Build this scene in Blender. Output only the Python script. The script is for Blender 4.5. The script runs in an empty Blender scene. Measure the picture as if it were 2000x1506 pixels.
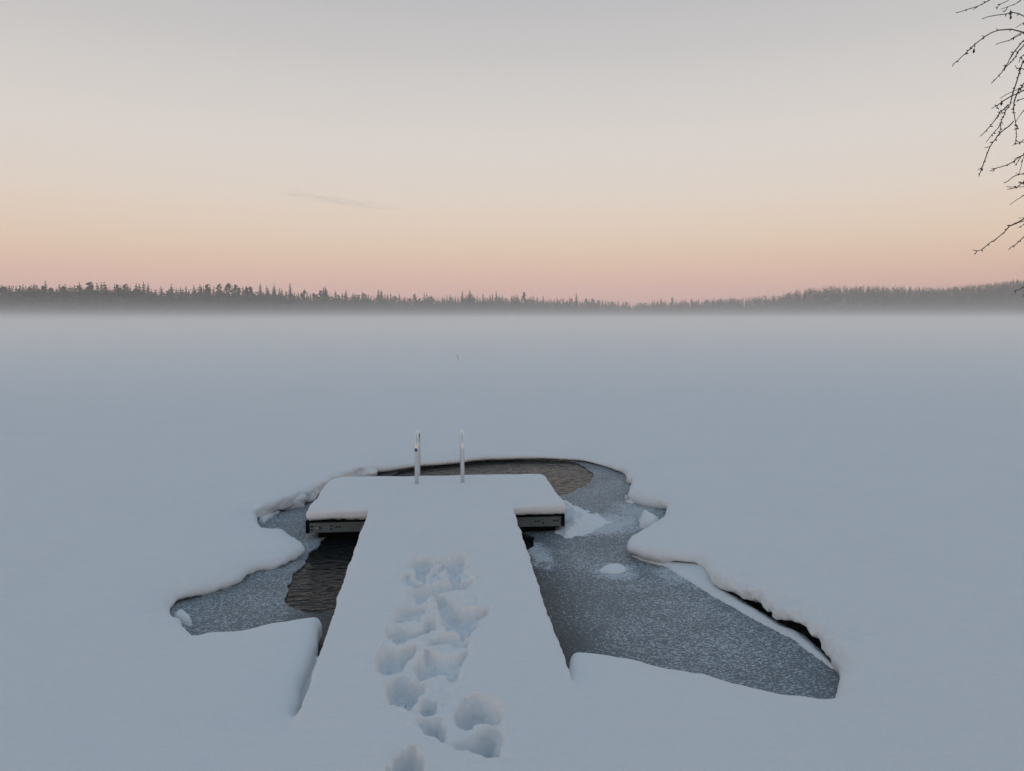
import bpy, math, random
import numpy as np
from mathutils import Vector
from mathutils.geometry import tessellate_polygon

SC = bpy.context.scene
COL = SC.collection
R = math.radians

# ------------------------------------------------------------------ camera
EYE = np.array((0.0, 0.0, 2.00))
FOC = 1428.0                       # focal length in pixels of the 2000 x 1506 photograph
YAW, PITCH = R(5.7), R(5.16)
cam = bpy.data.objects.new('camera', bpy.data.cameras.new('camera'))
COL.objects.link(cam)
SC.camera = cam
cam.location = EYE
cam.rotation_euler = (math.pi / 2 - PITCH, 0, -YAW)
cam.data.sensor_width = 36
cam.data.lens = 36 * FOC / 2000
cam.data.clip_start, cam.data.clip_end = 0.05, 9000

# ------------------------------------------------------------------ world (dusk sky)
def lin(c):
    return tuple(((v / 255) / 12.92 if v / 255 <= 0.04045 else ((v / 255 + 0.055) / 1.055) ** 2.4) for v in c)

SUN_EL, SUN_ROT = R(2.0), R(200)
world = bpy.data.worlds.new('World')
SC.world = world
world.use_nodes = True
wt = world.node_tree
wt.nodes.clear()
def wn(t, **kw):
    n = wt.nodes.new(t)
    for k, v in kw.items():
        setattr(n, k, v)
    return n
def wmath(op, a, b=None):
    n = wn('ShaderNodeMath', operation=op)
    for i, v in enumerate((a, b)):
        if v is None:
            continue
        if isinstance(v, (int, float)):
            n.inputs[i].default_value = v
        else:
            wt.links.new(v, n.inputs[i])
    return n.outputs[0]
w_out = wn('ShaderNodeOutputWorld')
tc = wn('ShaderNodeTexCoord')
sep = wn('ShaderNodeSeparateXYZ')
wt.links.new(tc.outputs['Generated'], sep.inputs[0])
elev = wmath('ARCSINE', sep.outputs['Z'])
t_el = wmath('POWER', wmath('MAXIMUM', wmath('DIVIDE', elev, math.pi / 2), 0.0), 0.5)
ramp = wn('ShaderNodeValToRGB')
SKY = [(0.0, (236, 170, 162)), (1.5, (243, 184, 172)), (3, (243, 195, 176)), (5, (240, 208, 184)),
       (8, (237, 217, 200)), (11, (231, 219, 209)), (14, (226, 217, 210)), (18, (213, 208, 204)),
       (22, (199, 196, 196)), (30, (179, 184, 190)), (45, (152, 172, 190)), (90, (113, 149, 181))]
ramp.color_ramp.interpolation = 'CARDINAL'
els = ramp.color_ramp.elements
while len(els) < len(SKY):
    els.new(0.5)
for e, (d, c) in zip(els, SKY):
    e.position = (d / 90) ** 0.5
    e.color = (*lin(c), 1)
wt.links.new(t_el, ramp.inputs[0])
# one faint wisp of cloud low over the far shore
def pixdir(u, v):
    xc, yc = (u - 1000) / FOC, -(v - 753) / FOC
    cp, sp = math.cos(PITCH), math.sin(PITCH)
    f, z = cp + yc * sp, yc * cp - sp
    return np.array((xc * math.cos(YAW) + f * math.sin(YAW), -xc * math.sin(YAW) + f * math.cos(YAW), z))
wd = pixdir(655, 392)
w_az, w_el = math.atan2(wd[0], wd[1]), math.atan2(wd[2], math.hypot(wd[0], wd[1]))
az = wmath('SUBTRACT', wmath('ARCTAN2', sep.outputs['X'], sep.outputs['Y']), w_az)
de = wmath('ADD', wmath('SUBTRACT', elev, w_el), wmath('MULTIPLY', az, 0.10))
comb = wn('ShaderNodeCombineXYZ')
wt.links.new(wmath('MULTIPLY', az, 45), comb.inputs[0])
wt.links.new(wmath('MULTIPLY', de, 330), comb.inputs[1])
noi = wn('ShaderNodeTexNoise')
noi.inputs['Scale'].default_value = 1.0
noi.inputs['Detail'].default_value = 5
wt.links.new(comb.outputs[0], noi.inputs['Vector'])
fall = wmath('ADD', wmath('POWER', wmath('ABSOLUTE', wmath('MULTIPLY', az, 1 / 0.085)), 2), wmath('POWER', wmath('ABSOLUTE', wmath('MULTIPLY', de, 1 / 0.0062)), 2))
wisp = wmath('MAXIMUM', wmath('SUBTRACT', wmath('MULTIPLY', wmath('SUBTRACT', noi.outputs[0], 0.30), 2.6), wmath('MULTIPLY', fall, 0.55)), 0)
wisp = wmath('MULTIPLY', wmath('MINIMUM', wisp, 1.0), 0.40)
mixc = wn('ShaderNodeMixRGB')
mixc.inputs[2].default_value = (*lin((186, 170, 168)), 1)
wt.links.new(wisp, mixc.inputs[0])
wt.links.new(ramp.outputs[0], mixc.inputs[1])
bg1 = wn('ShaderNodeBackground')
wt.links.new(mixc.outputs[0], bg1.inputs[0])
bg1.inputs[1].default_value = 0.90
sky = wn('ShaderNodeTexSky', sky_type='NISHITA', sun_disc=False)
sky.sun_elevation, sky.sun_rotation = SUN_EL, SUN_ROT
sky.dust_density, sky.ozone_density = 3.0, 2.0
bg2 = wn('ShaderNodeBackground')
bg2.inputs[1].default_value = 0.03
wt.links.new(sky.outputs[0], bg2.inputs[0])
add = wn('ShaderNodeAddShader')
wt.links.new(bg1.outputs[0], add.inputs[0])
wt.links.new(bg2.outputs[0], add.inputs[1])
wt.links.new(add.outputs[0], w_out.inputs[0])

# the last afterglow, low behind the camera: one weak, very soft sun
sun = bpy.data.objects.new('sun', bpy.data.lights.new('sun', 'SUN'))
COL.objects.link(sun)
sun.data.energy = 0.02
sun.data.angle = R(40)
sun.data.color = (1.0, 0.80, 0.68)
sd = Vector((math.sin(SUN_ROT) * math.cos(R(9)), math.cos(SUN_ROT) * math.cos(R(9)), math.sin(R(9))))
sun.rotation_euler = sd.to_track_quat('Z', 'Y').to_euler()

vs = SC.view_settings
vs.view_transform, vs.look, vs.exposure, vs.gamma = 'Standard', 'None', 0.0, 1.0
vs.use_curve_mapping = False
cy = SC.cycles
cy.max_bounces, cy.diffuse_bounces, cy.glossy_bounces = 12, 6, 3
cy.transparent_max_bounces, cy.volume_bounces = 32, 6
cy.use_denoising = True
cy.volume_max_steps = 256

# ------------------------------------------------------------------ projection helpers
def ground(u, v, z=0.0):
    """World point where the photograph's pixel (u, v) meets the level z."""
    d = pixdir(u, v)
    return EYE + d * ((z - EYE[2]) / d[2])
def along(u, v, depth):
    """World point seen at pixel (u, v), a given distance out from the camera."""
    return EYE + pixdir(u, v) * depth
def ground_poly(pts, z=0.0):
    return np.array([ground(p[0], p[1], p[2] if len(p) > 2 else z)[:2] for p in pts])
def smooth_poly(p, n=6):
    """Closed Catmull-Rom curve through the points."""
    p = np.asarray(p, float)
    a, b, c, d = np.roll(p, 1, 0), p, np.roll(p, -1, 0), np.roll(p, -2, 0)
    out = []
    for k in range(n):
        t = k / n
        out.append(0.5 * (2 * b + (c - a) * t + (2 * a - 5 * b + 4 * c - d) * t * t + (3 * b - a - 3 * c + d) * t ** 3))
    return np.stack(out, 1).reshape(-1, 2)
def poly_sdf(X, Y, poly):
    """Signed distance to a polygon, negative inside."""
    X, Y = np.asarray(X, np.float32), np.asarray(Y, np.float32)
    d = np.full(X.shape, 1e9, np.float32)
    s = np.zeros(X.shape, bool)
    n = len(poly)
    for i in range(n):
        ax, ay = map(float, poly[i])
        bx, by = map(float, poly[(i + 1) % n])
        ex, ey = bx - ax, by - ay
        wx, wy = X - np.float32(ax), Y - np.float32(ay)
        t = np.clip((wx * np.float32(ex) + wy * np.float32(ey)) / np.float32(ex * ex + ey * ey + 1e-12), 0, 1)
        dx, dy = wx - t * np.float32(ex), wy - t * np.float32(ey)
        np.minimum(d, dx * dx + dy * dy, out=d)
        c1 = (Y >= ay) & (Y < by)
        c2 = (Y < ay) & (Y >= by)
        cr = np.float32(ex) * wy - np.float32(ey) * wx
        s ^= (c1 & (cr > 0)) | (c2 & (cr < 0))
    d = np.sqrt(d)
    return np.where(s, -d, d)
def hash2(i, j, seed):
    h = (i.astype(np.int64) * 374761393 + j.astype(np.int64) * 668265263 + seed * 974634541) & 0xFFFFFFFF
    h = ((h ^ (h >> 13)) * 1274126177) & 0xFFFFFFFF
    h = h ^ (h >> 16)
    return (h & 0xFFFFFF).astype(np.float32) / 0xFFFFFF
def vnoise(x, y, scale, seed=0):
    """Smooth value noise in -1..1 with features about `scale` metres across."""
    x, y = np.asarray(x, float) / scale, np.asarray(y, float) / scale
    i, j = np.floor(x), np.floor(y)
    fx, fy = (x - i).astype(np.float32), (y - j).astype(np.float32)
    fx, fy = fx ** 3 * (fx * (fx * 6 - 15) + 10), fy ** 3 * (fy * (fy * 6 - 15) + 10)
    a, b = hash2(i, j, seed), hash2(i + 1, j, seed)
    c, d = hash2(i, j + 1, seed), hash2(i + 1, j + 1, seed)
    return ((a + (b - a) * fx) * (1 - fy) + (c + (d - c) * fx) * fy) * 2 - 1
def fbm(x, y, scale, seed=0, octaves=4, gain=0.5):
    out, a = 0, 1.0
    for k in range(octaves):
        out = out + a * vnoise(x, y, scale * 0.5 ** k, seed + 17 * k)
        a *= gain
    return out
def noise3(x, y, zl, scale, seed, octaves=3, gain=0.6):
    """Value noise on a 2-D grid of points times a list of levels."""
    x, y = np.broadcast_arrays(x, y)
    out = np.zeros(x.shape + (len(zl),), np.float32)
    a = 1.0
    for o in range(octaves):
        sc = scale * 0.5 ** o
        cache = {}
        for i, z in enumerate(zl):
            q = z / sc
            k = int(math.floor(q))
            t = q - k
            t = t * t * (3 - 2 * t)
            for kk_ in (k, k + 1):
                if kk_ not in cache:
                    cache[kk_] = vnoise(x, y, sc, seed + 1009 * (kk_ + 50) + 31 * o).astype(np.float32)
            out[..., i] += a * (cache[k] * (1 - t) + cache[k + 1] * t)
        a *= gain
    return out
def sstep(a, b, x):
    t = np.clip((x - a) / (b - a), 0, 1)
    return t * t * (3 - 2 * t)
def smin(a, b, k):
    h = np.clip(0.5 + 0.5 * (b - a) / k, 0, 1)
    return b + (a - b) * h - k * h * (1 - h)

# ------------------------------------------------------------------ object helpers
def mesh_np(name, verts, faces, mat, smooth=True):
    """Mesh from arrays; faces is (n, 3) or (n, 4)."""
    me = bpy.data.meshes.new(name)
    verts = np.ascontiguousarray(verts, np.float32)
    faces = np.ascontiguousarray(faces, np.int32)
    n, k = faces.shape
    me.vertices.add(len(verts))
    me.vertices.foreach_set('co', verts.ravel())
    me.loops.add(n * k)
    me.loops.foreach_set('vertex_index', faces.ravel())
    me.polygons.add(n)
    me.polygons.foreach_set('loop_start', np.arange(0, n * k, k, dtype=np.int32))
    if smooth:
        me.polygons.foreach_set('use_smooth', np.ones(n, bool))
    me.update(calc_edges=True)
    if mat:
        me.materials.append(mat)
    return me
def mesh_py(name, verts, faces, mat, smooth=False):
    me = bpy.data.meshes.new(name)
    me.from_pydata([tuple(map(float, v)) for v in verts], [], [tuple(map(int, f)) for f in faces])
    if smooth:
        me.polygons.foreach_set('use_smooth', [True] * len(me.polygons))
    me.update()
    if mat:
        me.materials.append(mat)
    return me
def obj(name, me, parent=None, loc=None):
    o = bpy.data.objects.new(name, me)
    COL.objects.link(o)
    if parent:
        o.parent = parent
    if loc is not None:
        o.location = loc
    return o
def tag(o, label=None, cat=None, group=None, kind=None):
    for k, v in (('label', label), ('category', cat), ('group', group), ('kind', kind)):
        if v:
            o[k] = v
    return o
class MB:
    """Collects simple solids into one mesh."""
    def __init__(self):
        self.v, self.f = [], []
    def add(self, v, f):
        o = len(self.v)
        self.v += [tuple(p) for p in v]
        self.f += [tuple(i + o for i in q) for q in f]
        return self
    def box(self, x0, x1, y0, y1, z0, z1):
        v = [(x, y, z) for z in (z0, z1) for y in (y0, y1) for x in (x0, x1)]
        return self.add(v, [(0, 2, 3, 1), (4, 5, 7, 6), (0, 1, 5, 4), (2, 6, 7, 3), (0, 4, 6, 2), (1, 3, 7, 5)])
    def prism_x(self, prof, x0, x1):
        """Extrude a closed (y, z) outline along x."""
        n = len(prof)
        v = [(x0, *p) for p in prof] + [(x1, *p) for p in prof]
        f = [(i, (i + 1) % n, n + (i + 1) % n, n + i) for i in range(n)]
        return self.add(v, f + [tuple(range(n))[::-1], tuple(range(n, 2 * n))])
    def tube(self, pts, radii, n=8):
        pts = [Vector(p) for p in pts]
        if not hasattr(radii, '__len__'):
            radii = [radii] * len(pts)
        ref = Vector((0.31, 0.87, 0.4)).normalized()
        rings = []
        for i, p in enumerate(pts):
            d = (pts[min(i + 1, len(pts) - 1)] - pts[max(i - 1, 0)]).normalized()
            if abs(d.dot(ref)) > 0.97:
                ref = Vector((0.9, -0.2, 0.3)).normalized()
            a = d.cross(ref).normalized()
            b = d.cross(a).normalized()
            ref = b.cross(d) if False else ref
            rings.append([p + (a * math.cos(2 * math.pi * k / n) + b * math.sin(2 * math.pi * k / n)) * radii[i] for k in range(n)])
        v = [q for r in rings for q in r]
        f = [(i * n + k, i * n + (k + 1) % n, (i + 1) * n + (k + 1) % n, (i + 1) * n + k) for i in range(len(pts) - 1) for k in range(n)]
        f += [tuple(range(n))[::-1], tuple(range((len(pts) - 1) * n, len(pts) * n))]
        return self.add(v, f)
    def build(self, name, mat, parent=None, smooth=False):
        return obj(name, mesh_py(name, self.v, self.f, mat, smooth), parent)

# ------------------------------------------------------------------ materials
def new_mat(name):
    m = bpy.data.materials.new(name)
    m.use_nodes = True
    nt = m.node_tree
    return m, nt, nt.nodes['Principled BSDF']
def N(nt, t, **kw):
    n = nt.nodes.new(t)
    ins = kw.pop('ins', {})
    for k, v in kw.items():
        setattr(n, k, v)
    for k, v in ins.items():
        if hasattr(v, 'is_linked'):
            nt.links.new(v, n.inputs[k])
        else:
            n.inputs[k].default_value = v
    return n
def coords(nt, scale=(1, 1, 1), kind='Object'):
    t = N(nt, 'ShaderNodeTexCoord')
    return N(nt, 'ShaderNodeMapping', ins={'Vector': t.outputs[kind], 'Scale': scale}).outputs[0]
def noise(nt, vec, scale, detail=4, rough=0.55):
    return N(nt, 'ShaderNodeTexNoise', ins={'Vector': vec, 'Scale': scale, 'Detail': detail, 'Roughness': rough}).outputs[0]
def mixcol(nt, fac, a, b):
    n = N(nt, 'ShaderNodeMixRGB', ins={0: fac})
    for i, c in ((1, a), (2, b)):
        if hasattr(c, 'is_linked'):
            nt.links.new(c, n.inputs[i])
        else:
            n.inputs[i].default_value = (*c, 1)
    return n.outputs[0]
def ramp1(nt, fac, p0, p1, v0=0.0, v1=1.0):
    return N(nt, 'ShaderNodeMapRange', interpolation_type='SMOOTHSTEP', ins={0: fac, 1: p0, 2: p1, 3: v0, 4: v1}).outputs[0]

def snow_material(name, grain=1.0):
    m, nt, b = new_mat(name)
    c = coords(nt)
    big = noise(nt, c, 1.3, 3)
    col = mixcol(nt, big, (0.79, 0.80, 0.81), (0.83, 0.84, 0.85))
    nt.links.new(col, b.inputs['Base Color'])
    b.inputs['Roughness'].default_value = 0.75
    b.inputs['Specular IOR Level'].default_value = 0.25
    # wind-combed crust plus loose crystal grain, both only fine relief
    cw = coords(nt, (5, 22, 10))
    crust = noise(nt, cw, 1.0, 5, 0.6)
    mid = noise(nt, c, 38, 4, 0.6)
    fine = noise(nt, c, 260, 2, 0.6)
    b1 = N(nt, 'ShaderNodeBump', ins={'Height': crust, 'Strength': 0.6 * grain, 'Distance': 0.024})
    b2 = N(nt, 'ShaderNodeBump', ins={'Height': mid, 'Strength': 0.55 * grain, 'Distance': 0.008, 'Normal': b1.outputs[0]})
    b3 = N(nt, 'ShaderNodeBump', ins={'Height': fine, 'Strength': 0.6 * grain, 'Distance': 0.003, 'Normal': b2.outputs[0]})
    nt.links.new(b3.outputs[0], b.inputs['Normal'])
    return m
M_SNOW = snow_material('snow')

def plain(name, col, rough=0.6, metal=0.0, var=0.25, scale=20, bump=0.0):
    m, nt, b = new_mat(name)
    c = coords(nt)
    n = noise(nt, c, scale, 5)
    nt.links.new(mixcol(nt, n, tuple(v * (1 - var) for v in col), tuple(min(1, v * (1 + var)) for v in col)), b.inputs['Base Color'])
    b.inputs['Roughness'].default_value = rough
    b.inputs['Metallic'].default_value = metal
    if bump:
        bp = N(nt, 'ShaderNodeBump', ins={'Height': n, 'Strength': bump, 'Distance': 0.004})
        nt.links.new(bp.outputs[0], b.inputs['Normal'])
    return m
M_STEEL = plain('galvanised_steel', (0.15, 0.17, 0.17), 0.55, 0.35, 0.35, 16, 0.1)
M_BLACK = plain('black_rubber', (0.005, 0.005, 0.0055), 0.9, 0, 0.3, 20)
M_BLACK.node_tree.nodes['Principled BSDF'].inputs['Specular IOR Level'].default_value = 0.1
M_HOLE = plain('dark_hole', (0.006, 0.006, 0.006), 0.8)
M_BOLT = plain('zinc_bolt', (0.55, 0.56, 0.56), 0.35, 0.7, 0.1)
M_WOOD = plain('wet_wood', (0.035, 0.028, 0.022), 0.7, 0, 0.4, 14, 0.2)
M_ALU = plain('brushed_aluminium', (0.80, 0.79, 0.77), 0.42, 1.0, 0.06, 30)
M_BLUE = plain('blue_sticker', (0.03, 0.09, 0.26), 0.4)
M_WHITE = plain('white_print', (0.7, 0.72, 0.74), 0.5)
M_TWIG = plain('birch_twig', (0.040, 0.026, 0.024), 0.7, 0, 0.4, 30)
M_STICK = plain('dry_stick', (0.12, 0.10, 0.08), 0.8)

def water_material():
    m, nt, b = new_mat('open_water')
    b.inputs['Base Color'].default_value = (0.008, 0.010, 0.011, 1)
    b.inputs['Roughness'].default_value = 0.03
    b.inputs['Specular Tint'].default_value = (0.68, 0.86, 1.0, 1)
    b.inputs['IOR'].default_value = 1.14
    c = coords(nt, (8.0, 15, 1))
    h = noise(nt, c, 1.0, 2.0, 0.45)
    bp = N(nt, 'ShaderNodeBump', ins={'Height': h, 'Strength': 1.0, 'Distance': 0.012})
    nt.links.new(bp.outputs[0], b.inputs['Normal'])
    return m
M_WATER = water_material()

def ice_material():
    m, nt, b = new_mat('frosted_ice')
    c = coords(nt)
    x = N(nt, 'ShaderNodeSeparateXYZ', ins={0: c})
    big = noise(nt, c, 1.5, 5)
    mid = noise(nt, c, 5, 5)
    # frost flowers: little rough crystals, thinner beside the jetty where the ice is youngest
    age = ramp1(nt, x.outputs['X'], 0.62, 1.15, 0.0, 1.0)
    agel = ramp1(nt, x.outputs['X'], -0.75, -1.15, 0.0, 1.0)
    age = N(nt, 'ShaderNodeMath', operation='MAXIMUM', ins={0: age, 1: agel}).outputs[0]
    back = ramp1(nt, x.outputs['Y'], 9.2, 10.2, 1.0, 0.30)
    age = N(nt, 'ShaderNodeMath', operation='MULTIPLY', ins={0: age, 1: back}).outputs[0]
    fine = noise(nt, coords(nt, (0.6, 1.1, 1)), 105, 3, 0.65)
    th = N(nt, 'ShaderNodeMath', operation='MULTIPLY_ADD', ins={0: age, 1: -0.10, 2: 0.615}).outputs[0]
    th = N(nt, 'ShaderNodeMath', operation='MULTIPLY_ADD', ins={0: big, 1: -0.22, 2: th}).outputs[0]
    th = N(nt, 'ShaderNodeMath', operation='ADD', ins={0: th, 1: 0.10}).outputs[0]
    # snow dust blown over the ice in a few places
    ragged = noise(nt, c, 7, 5, 0.65)
    for (u, v, rx, ry, amt) in ((1160, 1024, 0.55, 0.5, 0.24), (1198, 1118, 0.24, 0.24, 0.14), (1052, 1085, 0.16, 0.50, 0.20), (1240, 1000, 0.35, 0.6, 0.12), (1330, 1125, 0.25, 0.35, 0.14)):
        q = ground(u, v)
        dx = N(nt, 'ShaderNodeMath', operation='MULTIPLY_ADD', ins={0: x.outputs['X'], 1: 1 / rx, 2: -float(q[0]) / rx}).outputs[0]
        dy = N(nt, 'ShaderNodeMath', operation='MULTIPLY_ADD', ins={0: x.outputs['Y'], 1: 1 / ry, 2: -float(q[1]) / ry}).outputs[0]
        r2 = N(nt, 'ShaderNodeMath', operation='MULTIPLY_ADD', ins={0: dx, 1: dx, 2: N(nt, 'ShaderNodeMath', operation='MULTIPLY', ins={0: dy, 1: dy}).outputs[0]}).outputs[0]
        r2 = N(nt, 'ShaderNodeMath', operation='MULTIPLY_ADD', ins={0: ragged, 1: 1.8, 2: r2}).outputs[0]
        dust = ramp1(nt, r2, 1.85, 0.75, 0.0, amt)
        th = N(nt, 'ShaderNodeMath', operation='SUBTRACT', ins={0: th, 1: dust}).outputs[0]
    df = N(nt, 'ShaderNodeMath', operation='SUBTRACT', ins={0: fine, 1: th}).outputs[0]
    frost = ramp1(nt, df, -0.01, 0.10)
    base = mixcol(nt, age, (0.022, 0.027, 0.030), (0.180, 0.200, 0.216))
    base = mixcol(nt, N(nt, 'ShaderNodeMath', operation='MULTIPLY', ins={0: mid, 1: 0.4}).outputs[0], base, (0.16, 0.18, 0.195))
    col = mixcol(nt, frost, base, (0.54, 0.58, 0.62))
    nt.links.new(col, b.inputs['Base Color'])
    nt.links.new(ramp1(nt, age, 0.0, 1.0, 0.30, 0.45), b.inputs['Roughness'])
    b.inputs['IOR'].default_value = 1.15
    bp = N(nt, 'ShaderNodeBump', ins={'Height': fine, 'Strength': 0.5, 'Distance': 0.004})
    nt.links.new(bp.outputs[0], b.inputs['Normal'])
    return m
M_ICE = ice_material()
M_WETICE = plain('clear_ice', (0.30, 0.34, 0.36), 0.25, 0, 0.5, 9, 0.5)

def tree_material(name, col):
    m, nt, b = new_mat(name)
    oi = N(nt, 'ShaderNodeObjectInfo')
    n = noise(nt, coords(nt), 0.9, 4)
    f = N(nt, 'ShaderNodeMath', operation='MULTIPLY_ADD', ins={0: oi.outputs['Random'], 1: 0.4, 2: n}).outputs[0]
    nt.links.new(mixcol(nt, f, tuple(v * 0.7 for v in col), tuple(v * 1.3 for v in col)), b.inputs['Base Color'])
    b.inputs['Roughness'].default_value = 0.9
    b.inputs['Specular IOR Level'].default_value = 0.1
    return m
M_SPRUCE = tree_material('spruce_needles', (0.056, 0.052, 0.044))
M_PINE = tree_material('pine_needles', (0.060, 0.056, 0.046))
M_BARK = tree_material('conifer_bark', (0.075, 0.060, 0.050))

# ------------------------------------------------------------------ the plan of the swimming hole
PLAT_Z, STEM_NEAR_Z, STEM_FAR_Z = 0.325, 0.235, 0.318
F = 0.05    # level of the bulge of a bank seen from the water
L = 0.15    # level of a bank's brink seen from behind
POND = ground_poly([
    (327, 1186, 0.08), (345, 1168, F), (378, 1159, F), (440, 1139, F), (472, 1126, F), (500, 1108, F), (545, 1099, F), (576, 1085, F), (594, 1074, F),
    (594, 1058, 0.1), (580, 1036, 0.15), (556, 1021, L), (528, 1019, L), (510, 1014, L), (506, 1000, 0.1),
    (545, 996, F), (575, 984, F), (608, 972, F), (650, 950, F), (700, 931, F),
    (760, 917, F), (812, 908.5, F), (870, 903, F), (940, 896, F), (1000, 893, F), (1060, 892.5, F), (1130, 895, F), (1165, 902, F), (1198, 913, F), (1222, 924, F),
    (1224, 938, F), (1234, 941, F), (1226, 954, 0.15), (1221, 962, 0.1), (1228, 972, F), (1250, 980, F), (1275, 985, F), (1302, 993, F),
    (1296, 999, L), (1270, 1018, L), (1245, 1030, 0.17), (1229, 1045, 0.14), (1223, 1062, 0.1), (1226, 1080, F),
    (1250, 1089, F), (1300, 1096, F), (1368, 1102, F), (1392, 1142, F), (1425, 1158, F), (1472, 1184, F), (1530, 1218, F), (1568, 1234, F), (1595, 1262, F), (1618, 1290, F), (1640, 1308, 0.08),
    (1634, 1332, 0.15), (1619, 1359, L), (1560, 1354, L), (1490, 1341, L), (1430, 1324, L), (1390, 1309, L), (1350, 1302, L), (1280, 1296, L), (1200, 1286, L), (1135, 1278, L), (1113, 1285, L),
    (1112, 1305, 0.19), (1104, 1318, 0.21), (1060, 1290, 0.21), (800, 1290, 0.21), (660, 1340, 0.21), (604, 1368, 0.22), (580, 1376, 0.22), (580, 1345, 0.20), (603, 1280, 0.17), (622, 1226, 0.16), (627, 1205, L), (600, 1207, L),
    (560, 1215, L), (500, 1224, L), (450, 1229, L), (410, 1232, L), (386, 1234, L), (372, 1220, 0.13), (350, 1203, 0.1), (335, 1196, 0.08)])
POND_S = smooth_poly(POND, 5)

def stem_x(side, y):
    return side * 0.65
a0, a1 = ground(596, 1003, 0.235), ground(1113, 1001, 0.235)
b0, b1 = ground(630, 931, PLAT_Z - 0.03), ground(1088, 926, PLAT_Z - 0.03)
FRONT_Y = 0.5 * (a0[1] + a1[1])
BACK_Y = 0.5 * (b0[1] + b1[1])
PX0, PX1 = a0[0], a1[0]
def front_z(v_left, v_right):
    zz = [EYE[2] + pixdir(u, v)[2] / pixdir(u, v)[1] * (FRONT_Y + 0.045) for u, v in ((655, v_left), (1060, v_right))]
    return float(sum(zz) / 2)
SNOW_UNDER, BT, BB = front_z(1013, 1007), front_z(1018, 1012), front_z(1037, 1030)
DT = SNOW_UNDER - 0.006
def arc(cx, cy, r, a0_, a1_, n=6):
    return [(cx + r * math.cos(R(a0_ + (a1_ - a0_) * k / n)), cy + r * math.sin(R(a0_ + (a1_ - a0_) * k / n))) for k in range(n + 1)]
JET = np.array([(-0.65, 3.0), (0.65, 3.0), (0.65, FRONT_Y)] + arc(PX1 - 0.06, FRONT_Y + 0.06, 0.06, -90, 0) + arc(PX1 - 0.15, BACK_Y - 0.13, 0.14, 0, 90)
               + arc(PX0 + 0.18, BACK_Y - 0.13, 0.15, 90, 180) + arc(PX0 + 0.06, FRONT_Y + 0.06, 0.06, 180, 270) + [(-0.65, FRONT_Y)])
print('platform', PX0, PX1, FRONT_Y, BACK_Y, 'stem ends', ground(712, 1003, STEM_FAR_Z), ground(1003, 1000, STEM_FAR_Z), ground(590, 1360, 0.29), ground(1110, 1312, 0.29))
print('pond x', POND[:, 0].min(), POND[:, 0].max(), 'y', POND[:, 1].min(), POND[:, 1].max())

# ------------------------------------------------------------------ snow: base level everywhere
TRACKS = [[(18, 847.5), (75, 845.5)], [(285, 827), (330, 823.5), (392, 820)], [(512, 812.5), (560, 810)], [(722, 800.5), (770, 798.5)], [(880, 795.5), (905, 795)]]
TRACKS_W = [ground_poly(t, 0.20) for t in TRACKS]
def base_height(x, y):
    x, y = np.asarray(x, float), np.asarray(y, float)
    r = np.hypot(x, y)
    near = np.exp(-r / 60)
    h = 0.200 + 0.055 * sstep(4.3, 2.2, y) + 0.30 * sstep(1.5, -4, y)
    h = h + near * (0.022 * vnoise(x, y, 2.6, 3) + 0.018 * vnoise(x, y, 1.1, 9)) + near * 0.009 * vnoise(x, y, 0.45, 21)
    h = h + near * 0.0085 * fbm(x * 0.35, y, 0.16, 31, 3) * sstep(14, 5, r)
    h = h + 0.06 * (1 - near) * vnoise(x, y, 40, 5) * sstep(20, 80, r)
    # low swell at the left front, a scoop beside it
    q = ground(310, 1425, 0.25)
    h = h + 0.028 * np.exp(-((x - q[0]) / 0.16) ** 2 - ((y - q[1]) / 0.10) ** 2)
    q = ground(600, 1350, 0.25)
    h = h + 0.020 * np.exp(-((x - q[0] - 0.06) / 0.13) ** 2 - ((y - q[1]) / 0.12) ** 2)
    for t in TRACKS_W:
        for (ax, ay), (bx, by) in zip(t[:-1], t[1:]):
            e = np.array((bx - ax, by - ay))
            s = np.clip(((x - ax) * e[0] + (y - ay) * e[1]) / (e @ e), 0, 1)
            d = np.hypot(x - ax - s * e[0], y - ay - s * e[1])
            h = h - 0.060 * np.exp(-(d / 0.09) ** 2)
    return h

# ------------------------------------------------------------------ snow round the hole: a solid, meshed by surface nets
X0, X1, Y0, Y1, Z0, Z1 = -2.95, 3.35, 2.05, 11.9, -0.06, 0.40
def stepped(parts):
    out = [parts[0][0]]
    for a, b, st in parts:
        n = max(1, int(round((b - a) / st)))
        out += [a + (b - a) * (k + 1) / n for k in range(n)]
    return np.array(out)
xs = stepped([(X0, -0.62, 0.0105), (-0.62, 0.50, 0.0056), (0.50, X1, 0.0105)])
yl = stepped([(math.log(Y0), math.log(4.9), 0.0024), (math.log(4.9), math.log(Y1), 0.0040)])
ys = np.exp(yl)
zs = np.linspace(Z0, Z1, 59)
GX, GY = np.meshgrid(xs, ys, indexing='ij')
H = base_height(GX, GY).astype(np.float32)
DP = poly_sdf(GX, GY, POND_S)                       # < 0 inside the hole
DJ = poly_sdf(GX, GY, JET)                          # < 0 on the jetty
rough = 0.010 * fbm(GX, GY, 0.22, 5, 4, 0.6)
right_bank = (sstep(0.9, 1.5, GX) * sstep(7.6, 7.0, GY) * sstep(3.7, 4.1, GY)).astype(np.float32)
left_cut = (sstep(-0.6, -1.0, GX) * sstep(6.9, 7.4, GY)).astype(np.float32)
D = DP + rough * (1 + 0.8 * left_cut + 1.0 * right_bank * sstep(5.6, 4.6, GY))
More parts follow.
